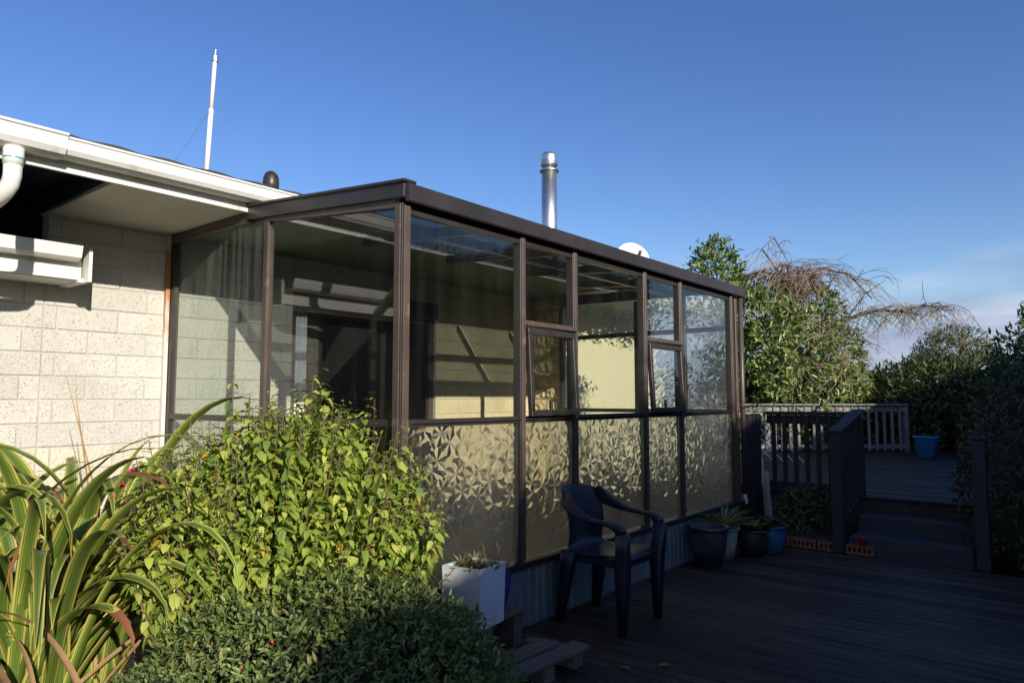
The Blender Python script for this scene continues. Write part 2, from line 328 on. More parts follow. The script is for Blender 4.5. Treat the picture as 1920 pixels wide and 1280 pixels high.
M['lsucc'] = leaf_mat('succulent_leaf', [(0, (.10, .14, .05)), (.5, (.25, .27, .08)), (1, (.30, .08, .04))], .45, .2)
M['flower'] = mat('red_flower', (.55, .03, .09), None, .6)
def flax_mat():
    m, t, o = newmat('variegated_flax'); l = t.links.new
    a = N(t, 'ShaderNodeAttribute', attribute_name='across'); r = N(t, 'ShaderNodeValToRGB'); r.color_ramp.interpolation = 'LINEAR'
    e = r.color_ramp.elements
    stops = [(0, (.08, .13, .025)), (.12, (.14, .21, .035)), (.46, (.11, .18, .03)), (.55, (.44, .44, .07)), (.62, (.12, .19, .03)), (.70, (.13, .19, .03)), (.78, (.58, .54, .13)), (.94, (.54, .48, .11)), (1, (.28, .11, .05))]
    while len(e) < len(stops): e.new(.5)
    for k, (p_, c) in enumerate(stops): e[k].position = p_; e[k].color = (*c, 1)
    l(a.outputs['Fac'], r.inputs[0])
    oi = N(t, 'ShaderNodeObjectInfo'); mr = N(t, 'ShaderNodeMapRange'); mr.inputs[3].default_value = .7; mr.inputs[4].default_value = 1.15; l(oi.outputs['Random'], mr.inputs[0])
    hs = N(t, 'ShaderNodeHueSaturation'); l(r.outputs[0], hs.inputs['Color']); l(mr.outputs[0], hs.inputs['Value'])
    p = N(t, 'ShaderNodeBsdfPrincipled'); p.inputs['Roughness'].default_value = .38; l(hs.outputs[0], p.inputs['Base Color'])
    tr = N(t, 'ShaderNodeBsdfTranslucent'); l(hs.outputs[0], tr.inputs[0])
    mx = N(t, 'ShaderNodeMixShader'); mx.inputs[0].default_value = .25; l(p.outputs[0], mx.inputs[1]); l(tr.outputs[0], mx.inputs[2]); l(mx.outputs[0], o.inputs[0]); return m
M['flax'] = flax_mat()
M['flaxdead'] = mat('dead_flax', (.38, .24, .11), (.26, .15, .07), .8, scale=6, stretch=(1, 1, 1), var=.2)

# ------------------------------------------------------------------ foliage makers
def unit(a): return a/np.maximum(np.linalg.norm(a, axis=1, keepdims=True), 1e-9)
def leaf_mesh(name, P, D, U, ln, wd, m, parent, fold=.25, droop=.15, kind=None, local=False):
    """P bases, D directions, U rough up; each leaf 8 verts, 6 quads/tris folded along its rib"""
    n = len(P); D = unit(D); S = unit(np.cross(D, U)); Nn = np.cross(S, D)
    ln = np.broadcast_to(np.asarray(ln, float), (n,))[:, None]; wd = np.broadcast_to(np.asarray(wd, float), (n,))[:, None]
    def pt(t, s, h): return P+D*ln*t+S*wd*s+Nn*ln*h
    V = np.stack([pt(0, 0, 0), pt(.28, -.45, fold*.35), pt(.65, -.36, fold*.2-droop*.4), pt(1, 0, -droop), pt(.65, .36, fold*.2-droop*.4), pt(.28, .45, fold*.35), pt(.28, 0, 0), pt(.65, 0, -droop*.45)], 1).reshape(-1, 3)
    F = np.array([[0, 6, 1, -1], [0, 5, 6, -1], [1, 6, 7, 2], [6, 5, 4, 7], [2, 7, 3, -1], [7, 4, 3, -1]])
    loops = []; sizes = [3, 3, 4, 4, 3, 3]
    flat = np.concatenate([f[:k] for f, k in zip(F, sizes)])
    idx = (np.arange(n)[:, None]*8+flat[None, :]).ravel()
    me = bpy.data.meshes.new(name); me.vertices.add(n*8); me.vertices.foreach_set('co', V.ravel().astype(np.float32))
    me.loops.add(len(idx)); me.loops.foreach_set('vertex_index', idx.astype(np.int32))
    tot = np.tile(sizes, n); st = np.concatenate([[0], np.cumsum(tot)[:-1]])
    me.polygons.add(len(tot)); me.polygons.foreach_set('loop_start', st.astype(np.int32)); me.polygons.foreach_set('loop_total', tot.astype(np.int32))
    at = me.attributes.new('rnd', 'FLOAT', 'POINT'); at.data.foreach_set('value', np.repeat(RNG.random(n), 8).astype(np.float32))
    me.update(); me.validate(); me.materials.append(m)
    o = link(bpy.data.objects.new(name, me), parent, local)
    if kind: o['kind'] = kind
    return o
def lumps(D, seed, k=9, amp=.22):
    r = np.random.default_rng(seed); C = unit(r.normal(size=(k, 3))); a = r.uniform(-.5, 1, k)
    return 1+amp*(np.exp(-(1-D@C.T)*5)@a)
def mound(c, ax, n, size, m, parent, name='foliage', seed=1, rz=0, zmin=None, shell=(.72, 1.0), amp=.22, asp=.42, clump=5, outward=.7, kind='stuff', fold=.25, droop=.2):
    """leaf sprays through the outer volume of a lumpy ellipsoid"""
    r = np.random.default_rng(seed); nb = n//clump
    D = unit(r.normal(size=(nb, 3))); D[:, 2] = np.abs(D[:, 2])*np.where(r.random(nb) < .78, 1, -1)
    R = (r.uniform(shell[0]**3, shell[1]**3, nb)**(1/3)*lumps(D, seed+5, 14, amp))[:, None]
    B = D*R*np.array(ax); ca, sa = math.cos(rz), math.sin(rz)
    rot = np.array([[ca, sa, 0], [-sa, ca, 0], [0, 0, 1]]); B = B@rot; Do = unit((D/np.array(ax))@rot)
    B = B+np.array(c)
    B = np.repeat(B, clump, 0); Do = np.repeat(Do, clump, 0)
    dirs = Do*outward+r.normal(size=B.shape)*.75+np.array([0, 0, .15])
    P = B+r.normal(size=B.shape)*size*.35
    if zmin is not None:
        k = P[:, 2] > zmin; P = P[k]; dirs = dirs[k]; Do = Do[k]
    U = Do+r.normal(size=P.shape)*.5+np.array([0, 0, .6])
    ln = size*r.uniform(.6, 1.25, len(P))
    return leaf_mesh(name, P, dirs, U, ln, ln*asp, m, parent, fold, droop, kind)
def blob(bm, c, ax, seed, amp=.2, sub=3, rz=0):
    t = bmesh.new(); bmesh.ops.create_icosphere(t, subdivisions=sub, radius=1)
    D = unit(np.array([v.co[:] for v in t.verts])); R = lumps(D, seed+5, 14, amp)
    Rm = Matrix.Rotation(rz, 3, 'Z')
    vm = {}
    for v, rr in zip(t.verts, R):
        vm[v] = bm.verts.new(Rm @ Vector((v.co.x*ax[0]*rr, v.co.y*ax[1]*rr, v.co.z*ax[2]*rr))+Vector(c))
    for f in t.faces: bm.faces.new([vm[v] for v in f.verts])
    t.free(); return bm
def trunk(parent, base, top, r0, r1, limbs=6, spread=.8, m='bark', seed=0, name='trunk'):
    r = random.Random(seed); b = Vector(base); t_ = Vector(top); bm = BM()
    pts = [b.lerp(t_, k/5)+Vector((r.uniform(-1, 1), r.uniform(-1, 1), 0))*r0*.8*(k > 0) for k in range(6)]
    tube(bm, pts, [r0+(r1-r0)*k/5 for k in range(6)], 8)
    for i in range(limbs):
        s = b.lerp(t_, r.uniform(.35, .95)); a = r.uniform(0, 6.28); h = (t_-b).length
        e_ = s+Vector((math.cos(a)*spread*r.uniform(.5, 1), math.sin(a)*spread*r.uniform(.5, 1), h*r.uniform(.15, .5)))
        mid = s.lerp(e_, .5)+Vector((0, 0, -.05*h)); tube(bm, [s, mid, e_], [r1*.9, r1*.6, r1*.2], 6)
    return obj(name, bm, M[m], parent, True)

# ------------------------------------------------------------------ ground and decks (setting)
bm = BM(); S_ = 400
for v in ((-S_, -S_), (S_, -S_), (S_, S_), (-S_, S_)): bm.verts.new((v[0], v[1], -.16))
bm.faces.new(bm.verts[:]); tag(obj('ground', bm, M['lawn']), kind='structure')
bm = BM(); b2(bm, -.6, 2.56, 1.2, 5.49, -.2, -.10); tag(obj('garden_bed', bm, M['soil']), kind='structure')
bm = BM(); b2(bm, 2.6, 7.02, -4.0, 2.80, -.17, -.035); deck = tag(obj('deck', bm, M['soil']), kind='structure')
def plank_mesh(l, w, h):
    bm = BM(); box(bm, (0, 0, 0), (w, l, h), None, .006); me = bpy.data.meshes.new('plank'); bmesh.ops.recalc_face_normals(bm, faces=bm.faces[:]); bm.to_mesh(me); bm.free(); return me
pm = plank_mesh(6.8, .0965, .03); pm.materials.append(M['deck'])
x = 2.65; k = 0
while x < 7.02:
    o = bpy.data.objects.new('plank', pm); o.location = (x, -.6, -.017+random.uniform(-.002, .0015)); o.rotation_euler = (0, random.uniform(-.008, .008), random.uniform(-.0006, .0006)); link(o, deck); x += .1
bm = BM(); b2(bm, 7.8, 15.4, -2.0, 5.3, -.17, .40); up = tag(obj('upper_deck', bm, M['soil']), kind='structure')
x = 7.84; cache = {}
while x < 15.4:
    y1 = min(5.25, 5.4-(x-12.3)*1.138) if x > 12.3 else 5.25
    y0 = -2.0; Lk = round(y1-y0, 2)
    if Lk not in cache: cache[Lk] = plank_mesh(Lk, .113, .03); cache[Lk].materials.append(M['updeck'])
    o = bpy.data.objects.new('plank', cache[Lk]); o.location = (x, (y0+y1)/2, .418+random.uniform(-.004, .003)); link(o, up); x += .12
# two concrete steps up to it
for i, (xa, xb, z1) in enumerate(((7.1, 7.45, .15), (7.45, 7.798, .29))):
    bm = BM(); b2(bm, xa, xb, .84, 1.82, -.16, z1, .012)
    s = tag(obj('step', bm, M['conc'], None), ['lower concrete step between the two dark timber posts', 'upper concrete step just below the weathered upper deck'][i], 'step', 'steps to the upper deck')
bm = BM(); b2(bm, 7.12, 7.79, 1.93, 2.78, -.16, .10); tag(obj('corner_bed', bm, M['soil']), kind='structure')

# ------------------------------------------------------------------ the house
house = thing('house', 'single storey concrete block house with white gutter and deep eave', 'house', (3.5, 5.5, -.16))
WY = 5.5
bm = BM()
b2(bm, -3, 1.2, 5.507, 5.62, -.16, .8); b2(bm, 1.2, 1.72, 5.507, 5.62, -.16, 2.36); b2(bm, -3, 1.2, 5.507, 5.62, 2.15, 2.36); b2(bm, 1.72, 3.66, 5.507, 5.62, -.16, 2.665)
b2(bm, 5.45, 7.3, 5.507, 5.62, -.16, 2.665); b2(bm, 3.66, 5.45, 5.53, 5.62, 2.25, 2.665)
wall = obj('wall', bm, M['mortar'], house)
bcache = {}
def blockmesh(l, h, m, rough=False):
    key = (round(l, 3), round(h, 3), m, rough)
    if key not in bcache:
        bm = BM(); box(bm, (0, 0, 0), (l, .1, h), None, .005); me = bpy.data.meshes.new('block')
        bmesh.ops.recalc_face_normals(bm, faces=bm.faces[:]); bm.to_mesh(me); bm.free(); me.materials.append(M[m]); bcache[key] = me
    return bcache[key]
def lay(x0, x1, z_lo, z_hi, matf):
    for r_ in range(18):
        za = -.21+.16*r_; zb = za+.16
        if zb <= z_lo+.02 or za >= z_hi-.02: continue
        za2 = max(za, z_lo); zb2 = min(zb, z_hi)
        xx = -3.2+(.2 if r_ % 2 else 0)
        while xx < x1:
            a = max(xx, x0); b = min(xx+.4, x1)
            if b-a > .05:
                g = .0045
                o = bpy.data.objects.new('block', blockmesh(b-a-2*g, zb2-za2-2*g, matf(r_)))
                o.location = ((a+b)/2, 5.55+random.uniform(-.0025, .0025), (za2+zb2)/2); o.rotation_euler = (random.uniform(-.003, .003), 0, random.uniform(-.003, .003)); link(o, wall)
            xx += .4
gy = lambda r_: 'pblock' if r_ < 8 else 'block'
lay(1.2, 1.72, .1, 2.36, gy); lay(.2, 1.2, .1, .8, gy); lay(1.72, 3.66, .1, 2.65, gy); lay(5.45, 7.2, .0, 2.65, lambda r_: 'yblock')
# side and back walls, room inside, far window slit
bm = BM(); b2(bm, -3, -2.9, 5.62, 9.5, -.16, 2.66); b2(bm, 10.0, 10.1, 5.62, 9.5, -.16, 2.66)
b2(bm, -3, 7.32, 9.5, 9.62, -.16, 2.66); b2(bm, 7.68, 10.1, 9.5, 9.62, -.16, 2.66); b2(bm, 7.32, 7.68, 9.5, 9.62, -.16, .5); b2(bm, 7.32, 7.68, 9.5, 9.62, 2.3, 2.66)
b2(bm, 2.9, 3.0, 5.62, 9.5, -.16, 2.66); b2(bm, -2.9, 2.9, 5.63, 9.5, -.16, .02); b2(bm, 3.0, 10, 5.63, 9.5, -.16, .02); obj('inner_wall', bm, M['room'], house)
bm = BM(); b2(bm, 1.8, 10.0, 5.625, 9.5, 2.67, 2.70); obj('ceiling', bm, M['room'], house)
bm = BM(); b2(bm, 7.3, 10.1, 5.4, 5.62, -.16, 2.66); obj('rendered_wall', bm, M['cream'], house)
# eave: fascia, soffit, navy recess, gutter
bm = BM(); b2(bm, -3, 10.1, 4.345, 4.365, 2.645, 2.81, .002); obj('fascia', bm, M['white'], house)
bm = BM(); b2(bm, 1.70, 2.575, 4.367, 5.60, 2.66, 2.672); obj('soffit', bm, M['soffit'], house)
bm = BM(); b2(bm, 2.577, 10.1, 4.367, 5.60, 2.661, 2.673); tag(obj('soffit', bm, M['green'], house), 'green soffit inside the sunroom, darkened in its colour')
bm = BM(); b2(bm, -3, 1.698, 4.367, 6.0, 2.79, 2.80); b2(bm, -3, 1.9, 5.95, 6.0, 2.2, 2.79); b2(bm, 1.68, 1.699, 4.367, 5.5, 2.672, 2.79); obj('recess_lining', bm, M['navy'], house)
bm = BM()
prof = [(4.342, 2.705), (4.27, 2.70), (4.235, 2.712), (4.215, 2.735), (4.21, 2.76), (4.205, 2.785), (4.195, 2.79), (4.195, 2.80), (4.215, 2.802), (4.22, 2.765), (4.235, 2.735), (4.265, 2.715), (4.342, 2.715)]
prism(bm, prof, 1.36, 10.1); g_ = obj('gutter', bm, M['white'], house)
bm = BM(); c0 = Vector((4.29, 2.75)); prism(bm, [((y-4.29)*1.14+4.283, (z-2.75)*1.22+2.75) for y, z in prof], -3, 1.38)
obj('gutter_joiner', bm, M['white'], g_)
# roof, low pitch, rolled tiles seen at the eave
bm = BM(); nx = 262; rows = 14
grid = []
for j in range(rows+1):
    y = 4.26+j*.38; row = []
    for i in range(nx+1):
        xx = -3.1+i*13.2/nx; row.append((xx, y, 2.815+(y-4.26)*.268-.008+.014*abs(math.sin(math.pi*xx/.3))))
    grid.append(row)
for j in range(rows):
    A = [bm.verts.new((a, b, c+.018)) for a, b, c in grid[j]]; B = [bm.verts.new(p) for p in grid[j+1]]; C = [bm.verts.new((a, b, c-.004)) for a, b, c in grid[j]]
    for i in range(nx):
        bm.faces.new((A[i], A[i+1], B[i+1], B[i])); bm.faces.new((C[i], C[i+1], A[i+1], A[i]))
roof = obj('roof', bm, M['tile'], house)
bm = BM(); prism(bm, [(4.37, 2.80), (9.6, 4.16), (9.6, 4.1), (4.37, 2.76)], -3, 10.08); obj('roof_lining', bm, M['navy'], roof)
bm = BM(); prism(bm, [(9.62, -.16), (9.62, 4.2), (9.66, 4.2), (9.66, -.16)], -3, 10.1); obj('rear_gable', bm, M['room'], house)
# downpipe with elbow
bm = BM(); X0 = 1.16
tube(bm, [(X0, 4.27, 2.69), (X0, 4.27, 2.60)], .047, 20); tube(bm, [(X0, 4.27, 2.61), (X0, 4.27, 2.545), (X0-.004, 4.282, 2.505), (X0-.015, 4.31, 2.47), (X0-.03, 4.36, 2.44), (X0-.12, 4.66, 2.31), (X0-.22, 5.0, 2.16)], [.042]*7, 20)
dp = obj('downpipe', bm, M['white'], house, True)
bm = BM(); tube(bm, [(X0, 4.27, 2.638), (X0, 4.27, 2.630)], .0485, 20); obj('seal_ring', bm, M['teal'], dp)
# window hood with its own little gutter
bm = BM(); b2(bm, -1.5, 1.82, 5.17, 5.19, 2.18, 2.31, .002); b2(bm, -1.5, 1.82, 5.19, 5.50, 2.175, 2.19)
b2(bm, 1.80, 1.835, 5.16, 5.50, 2.165, 2.19); b2(bm, -1.5, 1.82, 5.19, 5.5, 2.33, 2.345)
hood = obj('window_hood', bm, M['white'], house)
bm = BM(); prism(bm, [(5.168, 2.292), (5.09, 2.292), (5.06, 2.31), (5.05, 2.35), (5.04, 2.385), (5.055, 2.39), (5.07, 2.35), (5.08, 2.315), (5.168, 2.31)], -1.5, 1.78); obj('gutter', bm, M['white'], hood)
bm = BM(); box(bm, (1.85, 5.30, 2.275), (.022, .40, .22), None, .002); obj('end_board', bm, M['white'], hood)
wn_ = BM(); b2(wn_, -2.0, 1.198, 5.53, 5.59, .80, .86, .003); b2(wn_, -2.0, 1.198, 5.53, 5.59, 2.09, 2.148, .003)
for xx in (-1.97, -.4, .42, 1.168): b2(wn_, xx-.03, xx+.03, 5.531, 5.589, .861, 2.089, .003)
wnd = obj('window', wn_, M['brown'], house)
for a, b in ((-1.94, -.43), (-.37, .39), (.45, 1.138)):
    bm = BM(); b2(bm, a, b, 5.555, 5.561, .861, 2.089); obj('pane', bm, M['glass'], wnd)
# sliding door with curtain
dr = BM()
for xx in (3.69, 4.62, 5.42): b2(dr, xx-.03, xx+.03, 5.54, 5.60, 0, 2.25, .003)
b2(dr, 3.66, 5.45, 5.545, 5.595, 2.19, 2.25); b2(dr, 3.66, 5.45, 5.545, 5.595, 0, .07)
door = obj('sliding_door', dr, M['brown'], house)
for a, b in ((4.65, 5.39),):
    bm = BM(); b2(bm, a, b, 5.565, 5.571, .07, 2.19); obj('pane', bm, M['glass'], door)
bm = BM(); b2(bm, 3.66, 5.45, 5.47, 5.528, 2.25, 2.42, .004); obj('lintel', bm, M['dark'], house)
bm = BM(); n = 40; A = []; B = []
for i in range(n+1):
    xx = 3.70+.22*i/n; yy = 5.66+.018*math.sin(i*1.15); A.append(bm.verts.new((xx, yy, .06))); B.append(bm.verts.new((xx, yy, 2.2)))
for i in range(n): bm.faces.new((A[i], A[i+1], B[i+1], B[i]))
cu = tag(obj('curtain', bm, M['curtain'], None, True), 'narrow white curtain hanging at the open doorway behind the glass', 'curtain')
cu.modifiers.new('s', 'SOLIDIFY').thickness = .004

# ------------------------------------------------------------------ conservatory
cons = thing('conservatory', 'lean-to sunroom with dark brown frame and leaf-patterned lower glass', 'sunroom', (4.8, 4.1, 0))
FY = 2.84; PX = [2.57, 3.58, 4.18, 5.20, 5.85, 7.0]; EX = 7.16
ZS, ZM, ZT = .40, 1.275, 2.45
def part(name, m, f, parent=cons, smooth=False):
    bm = BM(); f(bm); return obj(name, bm, M[m], parent, smooth)
part('floor', 'floor', lambda b: b2(b, 2.6, EX, 2.9, 5.5, -.16, .03))
for i, xx in enumerate(PX):
    w = .062 if i in (0,) else .05
    p_ = part('post', 'dark', lambda b: b2(b, xx-w/2, xx+w/2, FY-.012, FY+.05, .386, ZT, .003))
    part('cover_strip', 'brown', lambda b: b2(b, xx-w*.36, xx+w*.36, FY-.021, FY-.0125, .39, ZT-.005, .002), p_)
    if i == 0: part('cover_strip', 'brown', lambda b: b2(b, xx-w/2-.009, xx-w/2-.0005, FY-.004, FY+.042, .39, ZT-.005, .002), p_)
part('post', 'brown', lambda b: b2(b, EX-.05, EX, FY-.008, FY+.05, .0, ZT, .003))
part('post', 'brown', lambda b: b2(b, 2.548, 2.598, 4.135, 4.185, .36, 2.62, .003))
part('post', 'dark', lambda b: b2(b, 2.55, 2.60, 5.42, 5.495, .0, 2.58, .003))
t_ = part('wall_trim', 'rust', lambda b: b2(b, 2.518, 2.547, 5.462, 5.498, .0, 2.655, .002)); tag(t_, 'white wall trim rusting orange towards the bottom')
# front fascia with drip edge, corner cap
def fas(b):
    prism(b, [(2.80, 2.555), (2.775, 2.545), (2.775, 2.455), (2.785, 2.447), (2.80, 2.452), (2.80, 2.47), (2.90, 2.47), (2.90, 2.56)], 2.535, 7.26)
part('front_fascia', 'dark', fas)
part('head_rail', 'dark', lambda b: b2(b, 2.60, 7.1, FY+.002, FY+.045, 2.40, 2.468))
# end top beams: level piece under the soffit, then the sloping piece
def endcap(b):
    beam(b, (2.56, 4.36, 2.645), (2.56, 2.80, 2.515), .075, .085, .004)
    beam(b, (2.553, 4.36, 2.693), (2.553, 2.782, 2.559), .09, .016, .003)
part('end_fascia', 'dark', endcap)
part('end_rail', 'brown', lambda b: beam(b, (2.57, 4.20, 2.585), (2.57, 2.87, 2.455), .045, .05, .003))
part('end_head', 'brown', lambda b: b2(b, 2.54, 2.60, 4.37, 5.49, 2.585, 2.655, .004))
# roof sheets and rafters
def roofz(y): return 2.545+(y-2.84)*.0733
RX = [2.60, 3.52, 4.44, 5.36, 6.28, 7.16]
for a, b_ in zip(RX[:-1], RX[1:]):
    part('roof_sheet', 'roofglass', lambda b: prism(b, [(2.88, roofz(2.88)+.012), (4.34, roofz(4.34)+.0), (4.34, roofz(4.34)-.004), (2.88, roofz(2.88)+.008)], a+.004, b_-.004))
for xx in RX[1:]:
    part('rafter', 'dark', lambda b: beam(b, (xx-.02, 4.33, roofz(4.33)-.045), (xx-.02, 2.91, roofz(2.91)-.035), .045, .07))
part('purlin', 'dark', lambda b: b2(b, 2.62, EX-.03, 3.55, 3.60, roofz(3.57)-.075, roofz(3.57)-.012))
# rails and sill, front and end
for a, b_ in zip(PX, PX[1:]):
    part('mid_rail', 'dark', lambda b: (b2(b, a+.026, b_-.026, FY-.006, FY+.042, ZM-.03, ZM+.012, .003), b2(b, a+.026, b_-.026, FY-.022, FY-.0065, ZM-.012, ZM+.0, .003)))
part('sill', 'dark', lambda b: b2(b, 2.54, EX, FY-.045, FY+.05, .345, .385, .004))
part('sill', 'dark', lambda b: b2(b, 2.535, 2.60, FY+.052, 5.42, .345, .385, .004))
part('mid_rail', 'dark', lambda b: b2(b, 2.552, 2.594, FY+.052, 4.133, ZM-.03, ZM+.012, .003))
part('mid_rail', 'dark', lambda b: b2(b, 2.552, 2.594, 4.187, 5.418, ZM-.03, ZM+.012, .003))
# panes
gy0, gy1 = FY+.012, FY+.018
for i, (a, b_) in enumerate(zip(PX, PX[1:])):
    x0, x1 = a+.027, b_-.027
    part('pane', 'patx', lambda b: b2(b, x0, x1, gy0, gy1, .386, ZM-.031))
    if i in (1, 3):
        part('transom', 'brown', lambda b: (b2(b, x0, x1, FY-.014, FY+.045, 1.865, 1.905, .003), b2(b, x0-.01, x1+.01, FY-.045, FY-.0145, 1.868, 1.88, .002)))
        part('pane', 'glass', lambda b: b2(b, x0, x1, gy0, gy1, 1.906, 2.46))
        sw = x1-x0-.006; sh = 1.86-(ZM+.016); Rm = Matrix.Rotation(rad(-3), 3, 'X'); piv = Vector(((x0+x1)/2, FY-.018, 1.855))
        def rb(b, cx, cz, w, h, d=.035): box(b, piv+Rm @ Vector((cx, 0, cz)), (w, d, h), Rm, .003)
        bm = BM(); rb(bm, 0, -.02, sw, .04); rb(bm, 0, -sh+.02, sw, .04); rb(bm, -sw/2+.018, -sh/2, .036, sh-.081); rb(bm, sw/2-.018, -sh/2, .036, sh-.081)
        sash = obj('sash', bm, M['dark'], cons)
        bm = BM(); box(bm, piv+Rm @ Vector((0, .003, -sh/2)), (sw-.07, .005, sh-.078), Rm); obj('pane', bm, M['glass'], sash)
        bm = BM(); box(bm, piv+Rm @ Vector((0, .03, -sh+.06)), (.02, .02, .09), Rm, .003); obj('stay', bm, M['black'], sash)
    else:
        part('pane', 'glass', lambda b: b2(b, x0, x1, gy0, gy1, ZM+.013, 2.46))
ex0, ex1 = 2.568, 2.574
part('pane', 'glassdirty', lambda b: b2(b, ex0, ex1, 4.187, 5.419, ZM+.013, 2.60))
part('pane', 'glassdirty', lambda b: b2(b, ex0, ex1, 4.187, 5.419, .386, ZM-.031))
part('pane', 'glass', lambda b: prism(b, [(2.893, ZM+.013), (4.133, ZM+.013), (4.133, 2.57), (2.893, 2.46)], ex0, ex1))
part('pane', 'glass', lambda b: b2(b, ex0, ex1, 2.893, 4.133, .386, ZM-.031))
for r_ in []: pass
bm = BM(); prism(bm, [(2.88, roofz(2.88)+.012), (2.88, roofz(2.88)), (4.34, roofz(4.34)-.07), (4.34, roofz(4.34))], 2.575, 2.60); obj('roof_edge', bm, M['dark'], cons)
# far end: rock faced pier, posts, transom, patterned panes
pier = part('end_pier', 'mortar', lambda b: b2(b, 7.17, 7.29, 5.06, 5.50, -.16, 2.6))
for r_ in range(17):
    za = -.05+.16*r_; ofs = .0 if r_ % 2 else .18
    for a, b_ in ((5.06, 5.06+.24-ofs*.5), (5.06+.24-ofs*.5, 5.495)):
        bm = BM(); nn = 7; mm = 4; V = []
        for j in range(mm+1):
            V.append([])
            for i in range(nn+1):
                edge = i in (0, nn) or j in (0, mm)
                V[-1].append(bm.verts.new((7.165-(0 if edge else random.uniform(.006, .035)), a+.005+(b_-a-.01)*i/nn, za+.005+.15*j/mm)))
        for j in range(mm):
            for i in range(nn): bm.faces.new((V[j][i], V[j][i+1], V[j+1][i+1], V[j+1][i]))
        for q in ([V[0][i] for i in range(nn+1)], [V[mm][i] for i in range(nn, -1, -1)], [V[j][0] for j in range(mm, -1, -1)], [V[j][nn] for j in range(mm+1)]):
            w = [bm.verts.new((7.2, v.co.y, v.co.z)) for v in q]
            for i in range(len(q)-1): bm.faces.new((q[i], w[i], w[i+1], q[i+1]))
        obj('stone', bm, M['yblock'], pier)
for yy in (5.02, 3.98, 3.42): part('post', 'dark', lambda b: b2(b, 7.10, 7.15, yy-.03, yy+.03, 0, 2.5, .003))
EY = [(4.01, 4.99), (3.45, 3.95), (2.892, 3.39)]
for a, b_ in EY:
    part('transom', 'dark', lambda b: b2(b, 7.105, 7.145, a+.001, b_-.001, 2.10, 2.15, .003))
    part('mid_rail', 'dark', lambda b: b2(b, 7.105, 7.145, a+.001, b_-.001, ZM-.03, ZM+.012, .003))
    for z0, z1 in ((.386, ZM-.031), (ZM+.013, 2.099), (2.151, 2.52)): part('pane', 'paty', lambda b: b2(b, 7.12, 7.126, a+.001, b_-.001, z0, z1))
part('end_base', 'clad', lambda b: b2(b, 7.10, 7.16, 2.892, 5.04, -.16, .385))
part('end_head', 'dark', lambda b: prism(b, [(2.89, 2.50), (5.04, 2.52), (5.04, 2.66), (2.89, 2.545)], 7.10, 7.15))
# downpipe at the far corner with silver shoe
d2 = part('downpipe', 'brown', lambda b: tube(b, [(7.215, 2.82, 2.46), (7.215, 2.82, .42)], .027, 14), cons, True)
part('bracket', 'dark', lambda b: b2(b, 7.16, 7.25, 2.79, 2.845, 1.30, 1.315), d2)
part('shoe', 'steel', lambda b: tube(b, [(7.215, 2.82, .43), (7.215, 2.81, .34)], .031, 14), d2)
# ribbed base cladding, board by board
part('base_backing', 'dark', lambda b: (b2(b, 2.6, EX-.06, FY+.0, FY+.045, -.16, .344), b2(b, 2.56, 2.60, FY+.05, 5.42, -.16, .344)))
bm = BM(); prism(bm, [(-.037, 0), (.037, 0), (.037, -.008), (.026, -.018), (-.026, -.018), (-.037, -.008)], -.17, .343, 'x')
me = bpy.data.meshes.new('board')
for v in bm.verts: v.co = Vector((v.co.y, v.co.z, v.co.x))
bmesh.ops.recalc_face_normals(bm, faces=bm.faces[:]); bm.to_mesh(me); bm.free(); me.materials.append(M['clad'])
xx = 2.62
while xx < 7.08:
    o = bpy.data.objects.new('board', me); o.location = (xx, FY-.001, 0); link(o, cons); xx += .08

# ------------------------------------------------------------------ things on the roof
def mast():
    b = Vector((3.23, 6.32, 3.30)); t = Vector((3.27, 6.29, 4.60))
    r = thing('antenna_mast', 'thin white antenna pole with guy wires standing on the roof', 'antenna', b)
    bm = BM(); tube(bm, [b, b.lerp(t, .62)], .022, 12); tube(bm, [b.lerp(t, .625), t], .0185, 12); obj('pole', bm, M['white'], r, True)
    bm = BM(); tube(bm, [t-Vector((0, 0, .03)), t+Vector((0, 0, .02))], .030, 12); tube(bm, [t, t+Vector((.005, 0, .09))], [.012, .008], 8); obj('cap', bm, M['steel'], r)
    for e_ in ((2.55, 5.6, 3.18), (4.3, 6.1, 3.3)):
        bm = BM(); tube(bm, [b.lerp(t, .62), e_], .0014, 4); obj('guy_wire', bm, M['steel'], r)
mast()
v = thing('roof_vent', 'small dark domed vent cowl on the roof behind the gutter', 'vent', (3.9, 6.3, 3.3))
bm = BM(); lathe(bm, (3.9, 6.3, 3.25), [(.06, 0), (.06, .26)], 16); obj('pipe', bm, M['black'], v, True)
bm = BM(); lathe(bm, (3.9, 6.3, 3.45), [(.078, 0), (.08, .10), (.074, .16), (.055, .20), (.02, .222)], 20); obj('cowl', bm, M['black'], v, True)
f = thing('flue', 'shiny galvanised steel flue pipe with a capped cowl', 'flue', (8.9, 6.5, 3.3))
bm = BM(); lathe(bm, (8.9, 6.5, 3.2), [(.122, 0), (.122, 1.78)], 32); obj('pipe', bm, M['steel'], f, True)
bm = BM(); lathe(bm, (8.9, 6.5, 4.96), [(.152, 0), (.155, .012), (.125, .045), (.075, .055), (.07, .13)], 32); obj('collar', bm, M['steel'], f, True)
bm = BM(); lathe(bm, (8.9, 6.5, 5.06), [(.10, .0), (.132, .0), (.135, .03), (.132, .034), (.132, .135), (.135, .14), (.128, .16), (.10, .195), (.0001, .20)], 32); obj('cowl', bm, M['steel'], f, True)
ds = thing('satellite_dish', 'white round satellite dish rising just above the brown roof edge', 'satellite dish', (9.7, 5.5, 3.1))
bm = BM(); n = 28; rings = []; c = Vector((9.7, 5.5, 3.55)); ax = Vector((-.6, -.75, .28)).normalized(); a = ax.cross(Vector((0, 0, 1))).normalized(); b = a.cross(ax)
